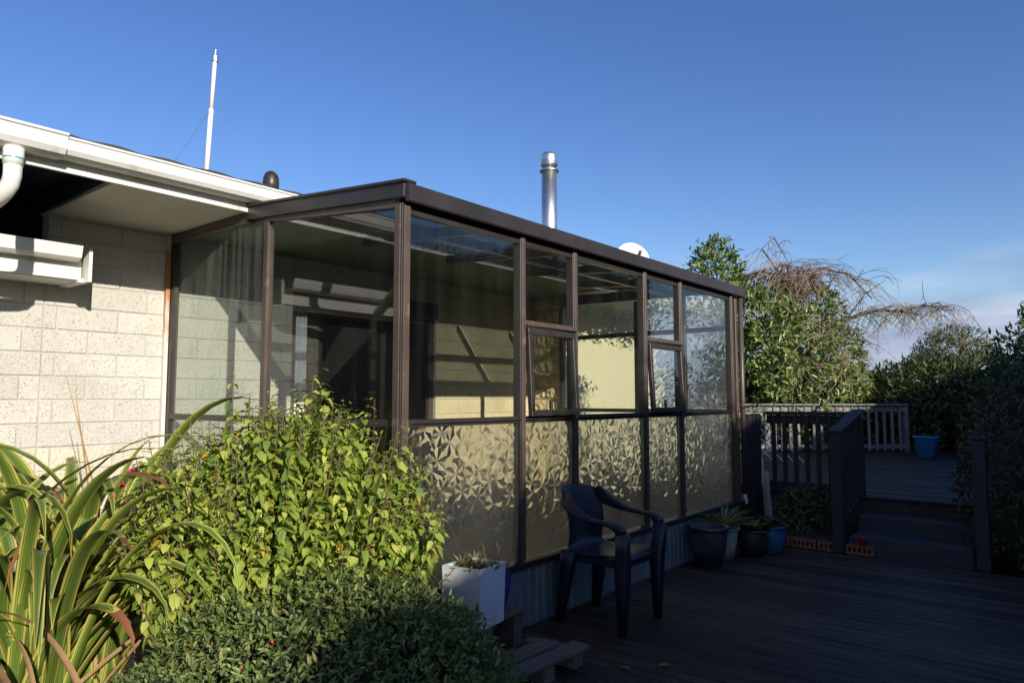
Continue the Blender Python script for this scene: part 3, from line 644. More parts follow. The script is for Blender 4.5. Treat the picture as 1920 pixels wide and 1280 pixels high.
for r_, h in ((.02, 0), (.1, .008), (.2, .03), (.27, .06), (.275, .058), (.2, .02), (.1, -.004), (.02, -.012)):
    rings.append([bm.verts.new(c+ax*h+(a*math.cos(6.2832*k/n)+b*math.sin(6.2832*k/n))*r_) for k in range(n)])
for i in range(len(rings)-1):
    for k in range(n): bm.faces.new((rings[i][k], rings[i][(k+1) % n], rings[i+1][(k+1) % n], rings[i+1][k]))
obj('dish', bm, M['white'], ds, True)
bm = BM(); tube(bm, [(9.75, 5.56, 3.0), (9.75, 5.56, 3.4), c-ax*.01], .02, 10); obj('bracket', bm, M['steel'], ds)
bm = BM(); tube(bm, [c-b*.24+ax*.03, c+ax*.30-b*.05], .010, 8); tube(bm, [c+ax*.28-b*.06, c+ax*.36-b*.03], .03, 10); obj('feed_arm', bm, M['steel'], ds)

# ------------------------------------------------------------------ chair
def make_chair():
    r = thing('plastic_chair', 'navy blue moulded plastic armchair with its back to the glass', 'chair', (4.01, 2.47, 0), rad(2))
    prof = [(-.235, .405, .215), (-.238, .425, .225), (-.215, .44, .23), (-.10, .432, .232), (.05, .42, .228), (.14, .425, .222), (.185, .455, .215), (.205, .51, .21), (.225, .58, .212), (.25, .66, .218), (.28, .75, .215), (.305, .815, .208), (.312, .825, .20)]
    bm = BM(); nu = 12; rows = []
    for k, (y, z, w) in enumerate(prof):
        bk = max(0, min(1, (z-.44)/.15)); row = []
        for i in range(nu+1):
            u = -1+2*i/nu
            row.append(bm.verts.new((u*w, y-.085*bk*u*u-(0 if bk else 0), z+(.012*u*u if not bk else 0)-.02*(k >= 11)*u*u)))
        rows.append(row)
    for k in range(len(rows)-1):
        for i in range(nu): bm.faces.new((rows[k][i], rows[k][i+1], rows[k+1][i+1], rows[k+1][i]))
    o = obj('shell', bm, M['chair'], r, True, local=True); s = o.modifiers.new('s', 'SOLIDIFY'); s.thickness = .011; s.offset = 0; o.modifiers.new('u', 'SUBSURF').render_levels = 1
    bm = BM()
    for p, q in (((-.2, -.225, .405), (.2, -.225, .405)), ((-.2, .17, .405), (.2, .17, .405)), ((-.215, -.2, .405), (-.205, .16, .405)), ((.215, -.2, .405), (.205, .16, .405))): beam(bm, p, q, .016, .05, .004)
    obj('apron', bm, M['chair'], r, local=True)
    for s_ in (-1, 1):
        pts = [(s_*.186, .225, .785), (s_*.214, .165, .735), (s_*.240, .09, .69), (s_*.256, .01, .662), (s_*.262, -.08, .652), (s_*.262, -.17, .645), (s_*.256, -.222, .625), (s_*.25, -.24, .58)]
        bm = BM(); sweep(bm, pts, [(.02, .13), (.024, .10), (.038, .065), (.054, .032), (.068, .026), (.07, .026), (.06, .06), (.05, .08)], (1, 0, 0))
        a_ = obj('armrest', bm, M['chair'], r, True, local=True); a_.modifiers.new('u', 'SUBSURF').render_levels = 2
        bm = BM(); sweep(bm, [(s_*.252, -.238, .60), (s_*.245, -.236, .50), (s_*.232, -.228, .41), (s_*.232, -.225, .22), (s_*.236, -.222, 0)], [(.05, .085), (.046, .085), (.075, .088), (.062, .070), (.042, .044)], (1, 0, 0))
        obj('leg', bm, M['chair'], r, True, local=True)
        bm = BM(); sweep(bm, [(s_*.20, .17, .44), (s_*.205, .18, .36), (s_*.215, .205, .2), (s_*.225, .232, 0)], [(.07, .10), (.066, .092), (.056, .074), (.040, .046)], (1, 0, 0))
        obj('leg', bm, M['chair'], r, True, local=True)
make_chair()

# ------------------------------------------------------------------ plank steps, planter and pots by the wall
ps = thing('pallet_step', 'rough weathered plank step lying on the deck under the white planter', 'pallet', (2.95, 2.4, 0))
for (x0, x1, y0, y1, z0, z1, rz) in ((2.62, 3.26, 2.14, 2.25, .085, .11, -.03), (2.60, 3.20, 2.29, 2.40, .085, .108, -.02), (2.63, 3.24, 2.55, 2.66, .20, .225, .0), (2.63, 3.22, 2.68, 2.78, .20, .223, .0)):
    bm = BM(); box(bm, ((x0+x1)/2, (y0+y1)/2, (z0+z1)/2), (x1-x0, y1-y0, z1-z0), Matrix.Rotation(rz, 3, 'Z'), .004); obj('plank', bm, M['pallet'], ps)
for xx in (2.68, 2.95, 3.2):
    bm = BM(); b2(bm, xx-.04, xx+.04, 2.16, 2.50, .0, .084, .004); obj('bearer', bm, M['pallet'], ps)
    bm = BM(); b2(bm, xx-.04, xx+.03, 2.56, 2.77, .0, .199, .004); obj('bearer', bm, M['pallet'], ps)
pl = thing('square_planter', 'white square planter with succulents on the plank step', 'planter', (2.86, 2.59, .227), rad(8))
bm = BM(); h = .305; w0, w1 = .113, .121
o4 = [[bm.verts.new((sx_*w, sy_*w, z)) for sx_, sy_ in ((-1, -1), (1, -1), (1, 1), (-1, 1))] for w, z in ((w0, 0), (w1, h), (w1-.018, h), (w1-.02, h-.05))]
for A, B in zip(o4, o4[1:]):
    for k in range(4): bm.faces.new((A[k], A[(k+1) % 4], B[(k+1) % 4], B[k]))
bm.faces.new(o4[0][::-1]); o = obj('body', bm, M['planter'], pl, local=True)
bm = BM(); b2(bm, -.102, .102, -.102, .102, h-.06, h-.045); obj('soil', bm, M['soil'], pl, local=True)
def rosette(parent, c, n, ln, wd, m, up=.7, seed=0, name='leaf_tuft', kind='stuff', drp=.2):
    r = np.random.default_rng(seed); a = r.random(n)*6.283; P = np.array(c)+np.c_[np.cos(a), np.sin(a), r.random(n)*.3]*ln*.12
    D = np.c_[np.cos(a), np.sin(a), up*r.uniform(.5, 2.2, n)]
    return leaf_mesh(name, P, D, np.tile([0, 0, 1.], (n, 1))+r.normal(size=(n, 3))*.1, ln*r.uniform(.6, 1.1, n), wd, m, parent, .25, drp, kind)
cc = Vector((2.86, 2.59, .227))
for k, (dx, dy) in enumerate(((-.09, -.05), (-.02, .06), (.06, -.03), (.09, .07), (-.09, .08), (.02, -.09))):
    rosette(pl, (cc.x+dx*.9, cc.y+dy, .485), 26, .10 if k % 2 else .07, .02, M['lsucc'], 1.2, 30+k)
gp = thing('glazed_pot', 'deep blue glazed pot tucked behind the white square planter', 'pot', (3.12, 2.70, .225))
bm = BM(); lathe(bm, (3.135, 2.69, .226), [(.065, 0), (.09, .08), (.10, .16), (.088, .22), (.095, .235), (.08, .235), (.075, .19), (.001, .19)], 28); obj('body', bm, M['blueglaze'], gp, True)
for k in range(3):
    bm = BM(); a = k*2.1; tube(bm, [(3.135+.03*math.cos(a), 2.69+.03*math.sin(a), .40), (3.135+.05*math.cos(a), 2.69+.05*math.sin(a), .50), (3.13+.06*math.cos(a+.4), 2.69+.06*math.sin(a+.4), .58)], [.004, .003, .002], 5); obj('dead_stem', bm, M['twig'], gp)
def pot(name, label, loc, prof, m, group=None):
    t = thing(name, label, 'pot', loc, 0, group); bm = BM(); lathe(bm, loc, prof, 32); obj('body', bm, M[m], t, True); return t
def pprof(r0, r1, h, rim=.02): return [(r0, 0), (r0+(r1-r0)*.55, h*.45), (r1*.97, h*.86), (r1*.95, h*.9), (r1+rim*.6, h*.92), (r1+rim*.7, h*.99), (r1+rim*.2, h), (r1-.02, h*.98), (r1-.03, h*.86), (.001, h*.86)]
t = pot('plant_pot', 'large dark glazed pot with a brown rim beside the cladding', (5.82, 2.60, 0), pprof(.11, .165, .33), 'darkglaze')
t = pot('plant_pot', 'pale grey pot holding a yellow-green strappy plant', (6.18, 2.62, 0), pprof(.09, .13, .27), 'greypot')
rosette(t, (6.18, 2.62, .24), 60, .27, .022, M['lstrap'], .9, 5, 'foliage', 'stuff', .35)
t = pot('plant_pot', 'black pot with trailing leaves behind the dark glazed pot', (6.42, 2.45, 0), pprof(.10, .14, .24), 'black')
rosette(t, (6.42, 2.45, .21), 45, .20, .05, M['lhedge'], .5, 6, 'foliage', 'stuff', .4)
t = pot('plant_pot', 'turquoise glazed pot with reddish leaves next to the brick edging', (6.66, 2.36, 0), pprof(.10, .135, .25), 'turq')
rosette(t, (6.66, 2.36, .23), 60, .16, .045, M['lred'], .6, 8, 'foliage', 'stuff', .3)
t = pot('tub', 'bright blue plastic tub on the upper deck by the hedge', (13.5, 2.2, .435), [(.15, 0), (.18, .32), (.195, .325), (.195, .35), (.17, .35), (.16, .29), (.001, .29)], 'blue')
rosette(t, (13.5, 2.2, .72), 30, .2, .04, M['lhedge'], .6, 9, 'foliage', 'stuff', .3)
t = pot('plant_pot', 'brown clay pot next to the bright blue tub', (13.9, 1.55, .435), pprof(.13, .19, .36), 'browpot')
st = thing('weathered_stump', 'pale weathered driftwood post leaning in the corner bed', 'stump', (7.0, 2.55, 0))
bm = BM(); tube(bm, [(7.0, 2.50, -.03), (7.005, 2.505, .25), (6.99, 2.515, .5), (7.005, 2.52, .70)], [.05, .04, .034, .03], 9); obj('trunk', bm, M['grey'], st, True)
# perforated bricks edging the bed
for k in range(4):
    y0 = 2.33-k*.245
    br = thing('brick', ['orange perforated brick next to the turquoise pot', 'orange perforated brick second along from the turquoise pot', 'orange perforated brick beside the dark stair post', 'orange perforated brick end behind the dark stair post'][k], 'brick', (7.06, y0, 0), 0, 'bricks edging the corner bed')
    bm = BM(); hx = 8
    # side face pierced by square holes: built from bars
    y1 = y0+.23
    b2(bm, 7.03, 7.10, y0, y1, 0.0, .022); b2(bm, 7.03, 7.10, y0, y1, .062, .085)
    for i in range(6):
        c_ = y0+.012+(y1-y0-.024)*i/5; b2(bm, 7.032, 7.098, c_-.011, c_+.011, .0225, .0615)
    obj('body', bm, M['terra'], br)
t = thing('cup', 'small red cup standing by the foot of the stair post', 'cup', (7.0, 1.66, 0)); bm = BM(); lathe(bm, (7.03, 1.68, .09), [(.025, 0), (.032, .07), (.035, .072), (.03, .07), (.024, .01)], 18); obj('body', bm, M['red'], t, True)
# fallen leaves on the deck
for k, (x_, y_, rz, lb, c_) in enumerate(((3.77, 2.22, .5, 'pale green fallen leaf by the chair foot', 'lthyme'), (3.33, 1.93, 1.4, 'grey-green crumpled fallen leaf on the deck', 'lthyme'), (3.53, 1.80, 2.5, 'yellow-green fallen leaf nearest the picture edge', 'lstrap'))):
    o = leaf_mesh('fallen_leaf', np.array([[x_, y_, .006]]), np.array([[math.cos(rz), math.sin(rz), .08]]), np.array([[0, 0, 1.]]), .075, .045, M[c_], None, .25, .05); tag(o, lb, 'leaf', 'fallen leaves')

# ------------------------------------------------------------------ stair balustrade, far fence, screen boards, lattice
bl = thing('stair_balustrade', 'dark stained timber balustrade beside the steps with square balusters', 'balustrade', (7.05, 1.88, 0))
part('post', 'fence', lambda b: b2(b, 7.0, 7.10, 1.83, 1.93, 0, 1.06, .006), bl)
part('post', 'fence', lambda b: b2(b, 7.82, 7.91, 1.84, 1.93, .39, 1.22, .006), bl)
part('rail', 'fence', lambda b: beam(b, (7.0, 1.88, 1.085), (7.92, 1.88, 1.275), .12, .04, .005), bl)
part('rail', 'fence', lambda b: beam(b, (7.105, 1.88, .22), (7.815, 1.88, .42), .04, .07, .005), bl)
for k in range(5):
    xx = 7.2+k*.13; zz = 1.065+(xx-7.0)*.206
    part('baluster', 'fence', lambda b: b2(b, xx-.02, xx+.02, 1.865, 1.895, .23+(xx-7.1)*.28, zz-.005, .003), bl)
part('rail', 'fence', lambda b: b2(b, 7.80, 7.92, 1.945, 2.80, 1.225, 1.262, .004), bl)
part('rail', 'fence', lambda b: b2(b, 7.835, 7.875, 1.932, 2.80, 1.13, 1.222, .004), bl)
part('rail', 'fence', lambda b: b2(b, 7.835, 7.875, 1.932, 2.80, .44, .52, .004), bl)
for k in range(7):
    yy = 2.03+k*.115
    part('baluster', 'fence', lambda b: b2(b, 7.81, 7.834, yy-.022, yy+.022, .36, 1.222, .003), bl)
rp_ = thing('stair_post', 'dark timber post half buried in the reddish shrub', 'post', (7.05, .77, 0)); part('shaft', 'fence', lambda b: b2(b, 7.0, 7.10, .72, .82, 0, 1.06, .006), rp_); part('cap', 'fence', lambda b: b2(b, 6.99, 7.11, .71, .83, 1.061, 1.085, .004), rp_)
sb_ = thing('screen_boards', 'two wide dark upright boards with a pale cap beside the downpipe', 'screen', (7.5, 2.85, 0))
for a, b_, tl in ((7.30, 7.52, .02), (7.56, 7.78, .02)):
    part('board', 'fence', lambda b: box(b, ((a+b_)/2, 2.86, .62), (b_-a, .03, 1.24), Matrix.Rotation(tl, 3, 'Y'), .004), sb_)
part('cap', 'grey', lambda b: b2(b, 7.27, 7.84, 2.82, 2.93, 1.255, 1.285, .004), sb_)
la = thing('lattice', 'small white diamond lattice behind the brown downpipe', 'lattice', (7.98, 3.32, .4))
for k in range(-5, 6):
    for s_, yo in ((1, 0), (-1, .008)):
        c_ = k*.11; part('slat', 'white', lambda b: beam(b, (7.95+yo, 3.25+c_-.25*s_, .72), (7.95+yo, 3.25+c_+.25*s_, 1.22), .006, .028, .001, (1, 0, 0)), la)
part('frame', 'white', lambda b: (b2(b, 7.965, 7.99, 2.9, 4.1, 1.2, 1.24), b2(b, 7.965, 7.99, 2.9, 4.1, .43, .72)), la)
ff = thing('deck_fence', 'silvered timber fence with pale balusters along the back of the upper deck', 'fence', (13.7, 3.9, .43))
A = Vector((12.2, 5.6, .43)); B = Vector((14.75, 2.68, .43)); dv = (B-A); Ln = dv.length; u = dv.normalized(); nrm = Vector((-u.y, u.x, 0))
part('rail', 'grey', lambda b: beam(b, A+Vector((0, 0, .86)), B+Vector((0, 0, .86)), .14, .035, .004), ff)
part('rail', 'grey', lambda b: beam(b, A+Vector((0, 0, .78))+nrm*.03, B+Vector((0, 0, .78))+nrm*.03, .035, .09, .004), ff)
part('rail', 'grey', lambda b: beam(b, A+Vector((0, 0, .10))+nrm*.03, B+Vector((0, 0, .10))+nrm*.03, .035, .07, .004), ff)
for k in range(4):
    p = A+u*(Ln*k/3)+nrm*.09; part('post', 'grey', lambda b: beam(b, p, p+Vector((0, 0, .84)), .09, .09, .004, u), ff)
k = .1
while k < Ln-.05:
    p = A+u*k; part('baluster', 'grey', lambda b: beam(b, p+Vector((0, 0, .03)), p+Vector((0, 0, .84)), .055, .02, .003, nrm), ff); k += .145

# ------------------------------------------------------------------ foreground planting
# salvia: upright stems with paired drooping leaves
sal = thing('salvia_bush', 'bright lime green leafy bush in front of the sunroom corner', 'bush', (2.0, 3.0, -.1))
rr = np.random.default_rng(3); lat = np.array([.632, -.775, 0]); dep = np.array([.775, .632, 0])
C0 = np.array([1.93, 2.98, 0.0]); stems = BM(); LP = []; LD = []; LL = []
for i in range(430):
    u_ = rr.uniform(-1, 1); d_ = rr.uniform(-1, 1)
    while u_*u_+d_*d_ > 1: u_ = rr.uniform(-1, 1); d_ = rr.uniform(-1, 1)
    rr2 = u_*u_+d_*d_; H = .60+.72*math.sqrt(max(0, 1-rr2**1.25))+abs(rr.normal())*.09-.03+.08*math.sin(u_*5+1)+.05*math.sin(u_*11+d_*7)
    tip = C0+lat*(u_*.80+.04)+dep*d_*.40+np.array([0, 0, H]); base = C0+lat*u_*.38+dep*d_*.2+np.array([0, 0, -.1])
    mid = base*.45+tip*.55+np.array([0, 0, .06])+rr.normal(size=3)*.03
    pts = [(1-t)**2*base+2*t*(1-t)*mid+t*t*tip for t in np.linspace(0, 1, 9)]
    if i % 2 == 0: tube(stems, [Vector(p) for p in pts], np.linspace(.006, .002, 9), 4, False)
    ln_ = np.linalg.norm(tip-base); nl = int(ln_*.72/.040); ph = rr.random()*3.14
    for k in range(nl):
        t = 1-.72*k/nl; p = (1-t)**2*base+2*t*(1-t)*mid+t*t*tip; a = ph+k*1.57
        for s_ in (0, math.pi):
            if rr.random() < .12: continue
            dr_ = np.array([math.cos(a+s_), math.sin(a+s_), .35-.9*min(1, k/4)+rr.normal()*.25]); LP.append(p); LD.append(dr_); LL.append((.022+.0105*min(k, 4))*rr.uniform(.6, 1.25))
LP = np.array(LP); LD = np.array(LD); LL = np.array(LL)
obj('stems', stems, M['stem'], sal)
depth = LP@dep; order = np.argsort(depth-1.2*LL*3-.25*LP[:, 2]); near = order[:260]; far = order[260:]
U0 = np.tile([0, 0, 1.], (len(LP), 1))+rr.normal(size=(len(LP), 3))*.2
leaf_mesh('foliage', LP[far], LD[far], U0[far], LL[far], LL[far]*rr.uniform(.45, .75, len(far)), M['lsalvia'], sal, rr.uniform(.05, .6, (len(far), 1)), rr.uniform(-.05, .5, (len(far), 1)), 'stuff')
# nearest leaves as single leaves sharing a few meshes
protos = []
for k in range(20):
    o = leaf_mesh('leaf', np.zeros((1, 3)), np.array([[1., 0, 0]]), np.array([[0, 0, 1.]]), 1.0, rr.uniform(.5, .72), M['lsalvia'], None, rr.uniform(.1, .55), rr.uniform(0, .45)); protos.append(o.data); bpy.data.objects.remove(o)
for i in near:
    d = Vector(LD[i]).normalized(); s = d.cross(Vector(U0[i])).normalized(); n_ = s.cross(d)
    o = bpy.data.objects.new('leaf', protos[int(rr.integers(20))]); Rm = Matrix((d, -s, n_)).transposed()
    o.matrix_basis = Matrix.Translation(Vector(LP[i])) @ Rm.to_4x4() @ Matrix.Scale(LL[i], 4); link(o, sal)
for k in range(5):
    p = C0+lat*(-.72+.03*k)+dep*(-.1+.02*k)+np.array([0, 0, .95+.06*(k % 3)])
    o = leaf_mesh('flower', np.tile(p, (7, 1)), rr.normal(size=(7, 3)), rr.normal(size=(7, 3)), .024, .012, M['flower'], sal, .2, .1)
# cotoneaster mound with berries
cot = thing('cotoneaster_shrub', 'low dark green shrub with red berries in front of the lime bush', 'shrub', (1.95, 2.35, -.1))
RZ = math.atan2(-.775, .632)
mound((1.86, 2.52, .05), (.80, .42, .60), 30000, .034, M['lcoto'], cot, seed=21, rz=RZ, shell=(.72, 1.03), amp=.12, asp=.40, clump=6, outward=.9)
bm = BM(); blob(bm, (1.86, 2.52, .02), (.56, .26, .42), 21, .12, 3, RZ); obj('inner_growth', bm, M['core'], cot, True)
bm = BM()
for i in range(24):
    a = rr.uniform(-1, 1); e_ = rr.uniform(.1, 1); th = math.acos(max(-1, min(1, a*.9)))
    D_ = np.array([a*.9, -math.sqrt(max(0, 1-(a*.9)**2))*math.cos(e_), math.sqrt(max(0, 1-(a*.9)**2))*math.sin(e_)]); D_ /= np.linalg.norm(D_)
    p = D_*np.array([.82, .41, .62])*lumps(D_[None], 26, 14, .12)[0]; p = Matrix.Rotation(RZ, 3, 'Z') @ Vector(p)+Vector((1.86, 2.52, .05))
    bmesh.ops.create_icosphere(bm, subdivisions=1, radius=.0065, matrix=Matrix.Translation(p))
obj('berries', bm, M['berry'], cot, True)['kind'] = 'stuff'
th = thing('groundcover_shrub', 'fine-leaved pale green low shrub at the foot of the flax', 'shrub', (1.25, 2.85, -.1))
mound((1.32, 2.78, -.02), (.34, .26, .42), 9000, .018, M['lthyme'], th, seed=33, rz=RZ, shell=(.8, 1.03), amp=.15, asp=.5, clump=6)
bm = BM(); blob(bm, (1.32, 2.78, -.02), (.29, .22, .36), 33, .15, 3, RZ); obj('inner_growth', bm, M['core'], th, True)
# variegated flax
fx = thing('flax_plant', 'variegated flax with long yellow-striped arching leaves by the block wall', 'plant', (1.2, 3.8, -.1))
def strap(base, az, L_, w, rise, droop, seed, m):
    r = random.Random(seed); n = 18; p = Vector(base); el_ = rise; pts = []; hd = Vector((math.cos(az), math.sin(az), 0))
    for i in range(n+1):
        pts.append((p.copy(), el_)); st_ = L_/n
        p = p+(hd*math.cos(el_)+Vector((0, 0, math.sin(el_))))*st_
        t = i/n; el_ -= droop*(.10+3.0*t**2.2)/n
        hd = (Matrix.Rotation(r.uniform(-.03, .03), 3, 'Z') @ hd)
    bm = BM(); rows = []; ks = (-1, -.5, 0, .5, 1); tw = r.uniform(-.5, .5)
    side0 = Vector((-math.sin(az), math.cos(az), 0))
    for i, (q, e_) in enumerate(pts):
        t = i/n; wd = w*(.55+.45*min(1, t*4))*(1 if t < .6 else max(.04, 1-((t-.6)/.4)**1.6))/2
        fold_ = .55*(1-t)+.12; nn = hd*(-math.sin(e_))+Vector((0, 0, math.cos(e_))); s_ = (side0+nn*tw*t).normalized()
        rows.append([bm.verts.new(q+s_*wd*k+nn*abs(k)*wd*fold_) for k in ks])
    for i in range(n):
        for k in range(4): bm.faces.new((rows[i][k], rows[i][k+1], rows[i+1][k+1], rows[i+1][k]))
    for f_ in bm.faces: f_.smooth = True
    me = bpy.data.meshes.new('leaf'); bm.to_mesh(me); bm.free()
    at = me.attributes.new('across', 'FLOAT', 'POINT'); ac = np.tile([1., .5, 0, .5, 1.], n+1); ac[-5*r.choice((0, 0, 0, 1, 2, 4)) or len(ac):] = 1; at.data.foreach_set('value', ac.astype(np.float32))
    me.materials.append(M[m]); return link(bpy.data.objects.new('leaf', me), fx)
fr = random.Random(5)
for cx, cy, n_, Lm in ((1.18, 3.74, 84, 1.42), (1.62, 4.15, 54, 1.55), (.88, 4.15, 46, 1.55)):
    for i in range(n_):
        az = fr.uniform(0, 6.283); strap((cx+fr.uniform(-.1, .1), cy+fr.uniform(-.1, .1), -.1), az, Lm*fr.uniform(.75, 1.25), fr.uniform(.052, .088), fr.uniform(1.05, 1.53), fr.uniform(1.7, 3.9), fr.random(), 'flax')
for i in range(15):
    az = fr.uniform(3.0, 6.4); o = strap((1.1+fr.uniform(-.2, .3), 3.55+fr.uniform(-.2, .2), -.08), az, fr.uniform(.7, 1.5), fr.uniform(.025, .05), fr.uniform(.3, 1.4), fr.uniform(1.0, 2.6), fr.random(), 'flaxdead'); o['label'] = 'withered brown flax leaf'
for k in range(2):
    bm = BM(); tube(bm, [(1.6, 4.1, 0), (1.62+.04*k, 4.3, .8), (1.60-.05*k, 4.55, 1.45+.08*k)], [.008, .006, .002], 5); obj('flower_stalk', bm, M['flaxdead'], fx)

# ------------------------------------------------------------------ reddish shrub at the right, hedge, trees beyond
sh = thing('cascading_shrub', 'dark cascading shrub with reddish leaves around the right stair post', 'shrub', (7.5, .2, 0))
mound((7.95, .48, .50), (.85, .52, 1.0), 10000, .055, M['lred'], sh, seed=41, zmin=-.1, shell=(.75, 1.05), amp=.3, asp=.42)
bm = BM(); blob(bm, (8.0, .42, .45), (.64, .36, .76), 41, .3); obj('inner_growth', bm, M['core'], sh, True)
def hedge_bush(name, label, c, ax, n, size, m, seed, group=None, asp=.34, core=.60, cat='bush', amp=.28, trunk_h=None, clump=7):
    t = thing(name, label, cat, (c[0], c[1], -.16), 0, group)
    mound(c, ax, n, size, M[m], t, 'crown', seed, amp=amp, asp=asp, clump=clump, zmin=-.1, shell=(.74, 1.05))
    if core:
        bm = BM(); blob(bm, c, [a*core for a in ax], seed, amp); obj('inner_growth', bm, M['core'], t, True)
    trunk(t, (c[0], c[1], -.16), (c[0], c[1], c[2]+ax[2]*.3), .09, .04, 6, ax[0]*.6, seed=seed)
    return t
G = 'rhododendron hedge beyond the upper deck'
for i, (c, ax, lb) in enumerate((
    ((16.9, 4.2, .85), (1.4, 1.3, 1.2), 'glossy hedge bush right of the bare weeping tree'),
    ((16.6, 2.6, .8), (1.3, 1.3, 1.15), 'hedge bush with sunlit top behind the blue tub'),
    ((16.0, .9, .8), (1.3, 1.3, 1.2), 'shaded hedge bush right of the blue tub'),
    ((14.6, -.5, .9), (1.3, 1.2, 1.3), 'dark hedge bush above the reddish cascading shrub'),
    ((12.6, -1.3, .75), (1.4, 1.1, 1.2), 'darkest hedge bush at the right edge'))):
    hedge_bush('hedge_bush', lb, c, ax, 8000, .15, 'lhedge' if i else 'llaurel', 60+i, G)
ls = hedge_bush('laurel_bush', 'tall sunlit laurel bush beside the far end of the sunroom', (14.95, 5.0, 1.4), (1.6, 1.35, 1.5), 10500, .15, 'llaurel', 71)
mound((14.0, 6.0, 3.6), (.55, .55, .85), 1500, .15, M['llaurel'], ls, 'crown', 75, asp=.34, zmin=2.4, clump=7)
mound((15.5, 4.6, 3.1), (.75, .75, .75), 1100, .13, M['llaurel'], ls, 'crown', 76, asp=.34, zmin=2.4, clump=7)
mound((14.45, 5.45, 2.95), (.9, .9, .85), 2200, .15, M['llaurel'], ls, 'crown', 77, asp=.34, zmin=2.0, clump=7)
# bare weeping tree tangled over the laurel
wt = thing('weeping_tree', 'bare weeping tree with drooping brown twigs over the laurel', 'tree', (15.1, 4.6, -.16))
wr = random.Random(9); bm = BM(); tw = BM(); base = Vector((15.1, 4.6, -.1)); crown_ = Vector((15.0, 4.75, 3.6))
tube(bm, [base, base.lerp(crown_, .5)+Vector((.1, .05, 0)), crown_], [.10, .08, .06], 8)
LATV = Vector((.632, -.775, 0))
def droop_twigs(pts, n, lmin, lmax):
    for _ in range(n):
        k = wr.random()*(len(pts)-1.001); i = int(k); p = pts[i].lerp(pts[i+1], k-i)
        a = wr.uniform(0, 6.283); out_ = Vector((math.cos(a), math.sin(a), 0)); Lk = wr.uniform(lmin, lmax); q = [p]; v_ = out_*.7+Vector((0, 0, wr.uniform(-.1, .7)))
        for s_ in range(7):
            v_ = v_+Vector((wr.uniform(-.34, .34), wr.uniform(-.34, .34), -.25+wr.uniform(-.12, .12))); v_.normalize(); q.append(q[-1]+v_*Lk/7)
        tube(tw, q, [.008, .007, .0065, .006, .0055, .005, .004, .003], 3, False)
        for _k in range(2):
            j = wr.randrange(2, 7); w_ = q[j]; d2_ = Vector((wr.uniform(-1, 1), wr.uniform(-1, 1), wr.uniform(-.9, .2))).normalized(); tube(tw, [w_, w_+d2_*Lk*.14, w_+d2_*Lk*.24+Vector((0, 0, -.06))], [.005, .004, .003], 3, False)
limbs = []
for lx, h1, ll, dd in ((.35, .55, 1.0, .1), (-.9, .45, .8, .3), (.9, .4, .8, -.4), (-.3, .6, .5, -.4), (.2, .35, .6, .6), (-1.2, .15, .5, .1)):
    e_ = crown_+LATV*lx*1.1+Vector((.775, .632, 0))*dd+Vector((0, 0, h1*.75)); m_ = crown_.lerp(e_, .5)+Vector((0, 0, .3)); end = e_+LATV*lx*.5+Vector((0, 0, -.5))
    pts = [crown_, m_, e_, end]; tube(bm, pts, [.04, .03, .022, .01], 6); limbs.append(pts)
p0 = crown_+LATV*.55+Vector((0, 0, -1.0))
long_ = [p0, p0+LATV*.6+Vector((0, 0, .45)), p0+LATV*1.2+Vector((0, 0, .62)), p0+LATV*1.7+Vector((0, 0, .58)), p0+LATV*2.1+Vector((0, 0, .72)), p0+LATV*2.7+Vector((0, 0, .62))]
tube(bm, [crown_+Vector((0, 0, -1.6))]+long_, [.05, .045, .036, .03, .022, .014, .006], 6)
b2_ = [p0+LATV*.5+Vector((0, 0, .35)), p0+LATV*.95+Vector((0, 0, .95)), p0+LATV*1.4+Vector((0, 0, 1.25))]; tube(bm, b2_, [.02, .014, .005], 5)
lf = [crown_, crown_+LATV*(-.6)+Vector((0, 0, .9)), crown_+LATV*(-.35)+Vector((0, 0, 1.15)), crown_+LATV*(-.05)+Vector((0, 0, .6))]; tube(bm, lf, [.02, .018, .014, .006], 5)
lg = [crown_+LATV*(-.9), crown_+LATV*(-1.6)+Vector((0, 0, .42)), crown_+LATV*(-2.3)+Vector((0, 0, -.1))]; tube(bm, lg, [.018, .013, .005], 5)
obj('trunk', bm, M['bark'], wt, True)
for pts in limbs: droop_twigs(pts, 80, .3, 1.4)
droop_twigs(long_, 170, .4, 1.1); droop_twigs(lf, 25, .3, .7); droop_twigs(lg, 14, .2, .5); droop_twigs([crown_, crown_+Vector((0, 0, -1.2)), crown_+LATV*.3+Vector((0, 0, -1.8))], 90, .5, 1.2); droop_twigs([crown_+Vector((-.95, -.8, -.6)), crown_+LATV*.2+Vector((-1.0, -.85, -1.6)), crown_+LATV*-.9+Vector((-1, -.8, -1.5))], 100, .4, 1.4)
obj('twigs', tw, M['twig'], wt)['kind'] = 'stuff'
hedge_bush('conifer', 'rounded golden green conifer far beyond the hedge', (29.2, 3.8, 1.6), (1.7, 1.7, 2.0), 16000, .13, 'lconifer', 81, cat='tree', asp=.25)
hedge_bush('evergreen_tree', 'dark evergreen tree rising at the right edge behind the hedge', (18.5, 0.5, 1.5), (1.4, 1.2, 1.6), 3500, .17, 'lhedge', 83, cat='tree')
hedge_bush('garden_tree', 'green tree glimpsed through the narrow far window of the house', (10.8, 14.5, 1.2), (1.6, 1.6, 1.3), 2500, .2, 'llaurel', 85, cat='tree')

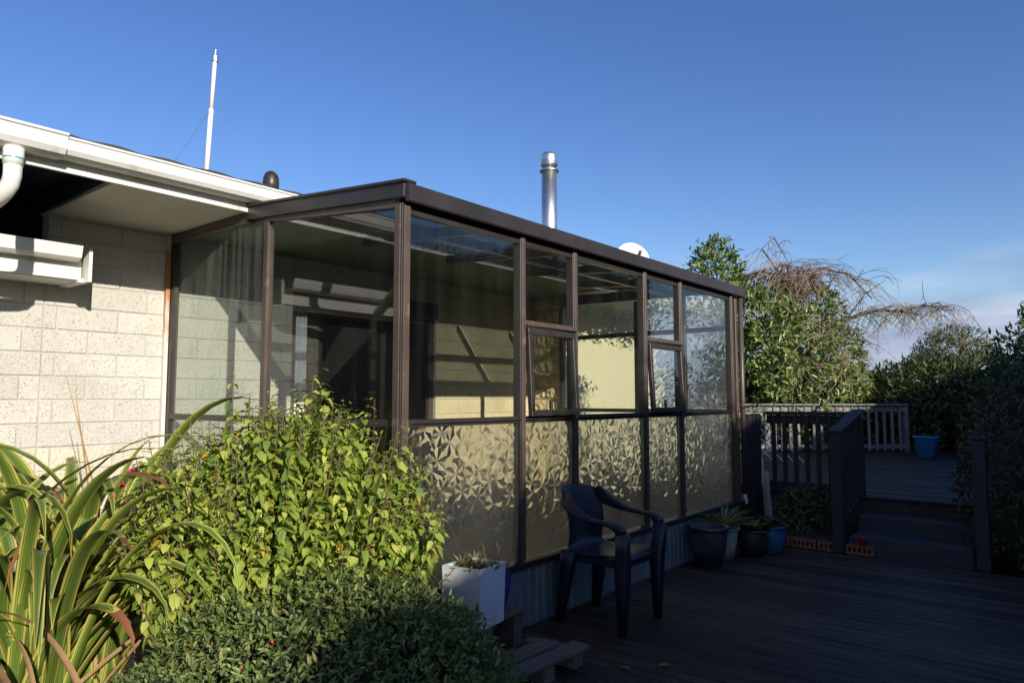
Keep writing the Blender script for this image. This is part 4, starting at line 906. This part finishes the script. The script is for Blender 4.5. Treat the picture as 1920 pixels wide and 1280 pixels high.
# ------------------------------------------------------------------ garden hedge behind the viewpoint: it shades the deck and shows in the glass
prof_ = [(-3.4, 2.5), (-2.4, 2.7), (-1.95, 3.25), (-1.63, 3.62), (-1.34, 3.72), (-.9, 3.76), (-.5, 3.82), (-.15, 3.85), (.3, 4.5), (1.2, 4.9), (2.4, 4.75), (3.6, 4.55), (5, 4.6), (7, 4.3), (9.5, 4.5), (11, 4.85), (13, 4.95), (15, 5.3), (17, 7.0), (22, 6.8)]
def top(x): return float(np.interp(x, [a for a, _ in prof_], [b for _, b in prof_]))
hd_ = thing('tall_hedge', 'tall dense garden hedge mirrored in the sunroom glass', 'hedge', (8, -6.6, -.16))
bm = BM(); V = []
for i in range(101):
    xx = -3.4+25.4*i/100; z = top(xx)-.12+.06*math.sin(i*1.7)
    V.append([bm.verts.new((xx, -6.05, -.16)), bm.verts.new((xx, -6.1, z)), bm.verts.new((xx, -7.2, z)), bm.verts.new((xx, -7.25, -.16))])
for i in range(100):
    for k in range(3): bm.faces.new((V[i][k], V[i][k+1], V[i+1][k+1], V[i+1][k]))
bm.faces.new(V[0]); bm.faces.new(V[-1][::-1]); obj('inner_growth', bm, M['core'], hd_)
n = 16000; hx = RNG.uniform(-3.4, 22, n); fz = RNG.random(n); tp = np.array([top(a) for a in hx]); ontop = RNG.random(n) < .4
hz = np.where(ontop, tp+RNG.normal(size=n)*.09-.05, -.1+fz*tp); hy = np.where(ontop, RNG.uniform(-7.2, -6.0, n), -6.02+RNG.normal(size=n)*.05)
leaf_mesh('foliage', np.c_[hx, hy, hz], np.c_[RNG.normal(size=n), RNG.normal(size=n)+.6, RNG.normal(size=n)*.6+.3], np.c_[RNG.normal(size=n)*.4, np.ones(n), np.ones(n)], .12, .055, M['lhedge'], hd_, .2, .2, 'stuff')

bp_ = thing('fern', 'dark ferny plant in the corner bed behind the bricks', 'plant', (7.4, 2.3, .1))
mound((7.42, 2.32, .16), (.26, .30, .30), 1600, .06, M['lhedge'], bp_, seed=91, zmin=.1, asp=.3)
bm = BM(); tube(bm, [(7.42, 2.32, .08), (7.42, 2.32, .3)], [.02, .008], 6); obj('stem', bm, M['stem'], bp_)
# small dry leaf litter blown over the deck
n = 70; lx = RNG.uniform(2.9, 6.9, n); ly = RNG.uniform(-.5, 2.6, n)
tag(leaf_mesh('leaf_litter', np.c_[lx, ly, np.full(n, .004)], np.c_[RNG.normal(size=n), RNG.normal(size=n), RNG.random(n)*.15], np.tile([0, 0, 1.], (n, 1))+RNG.normal(size=(n, 3))*.15, RNG.uniform(.012, .035, n), .014, M['lred'], None, .3, .1), kind='stuff', label='small dry leaves scattered over the dark deck', cat='leaves')
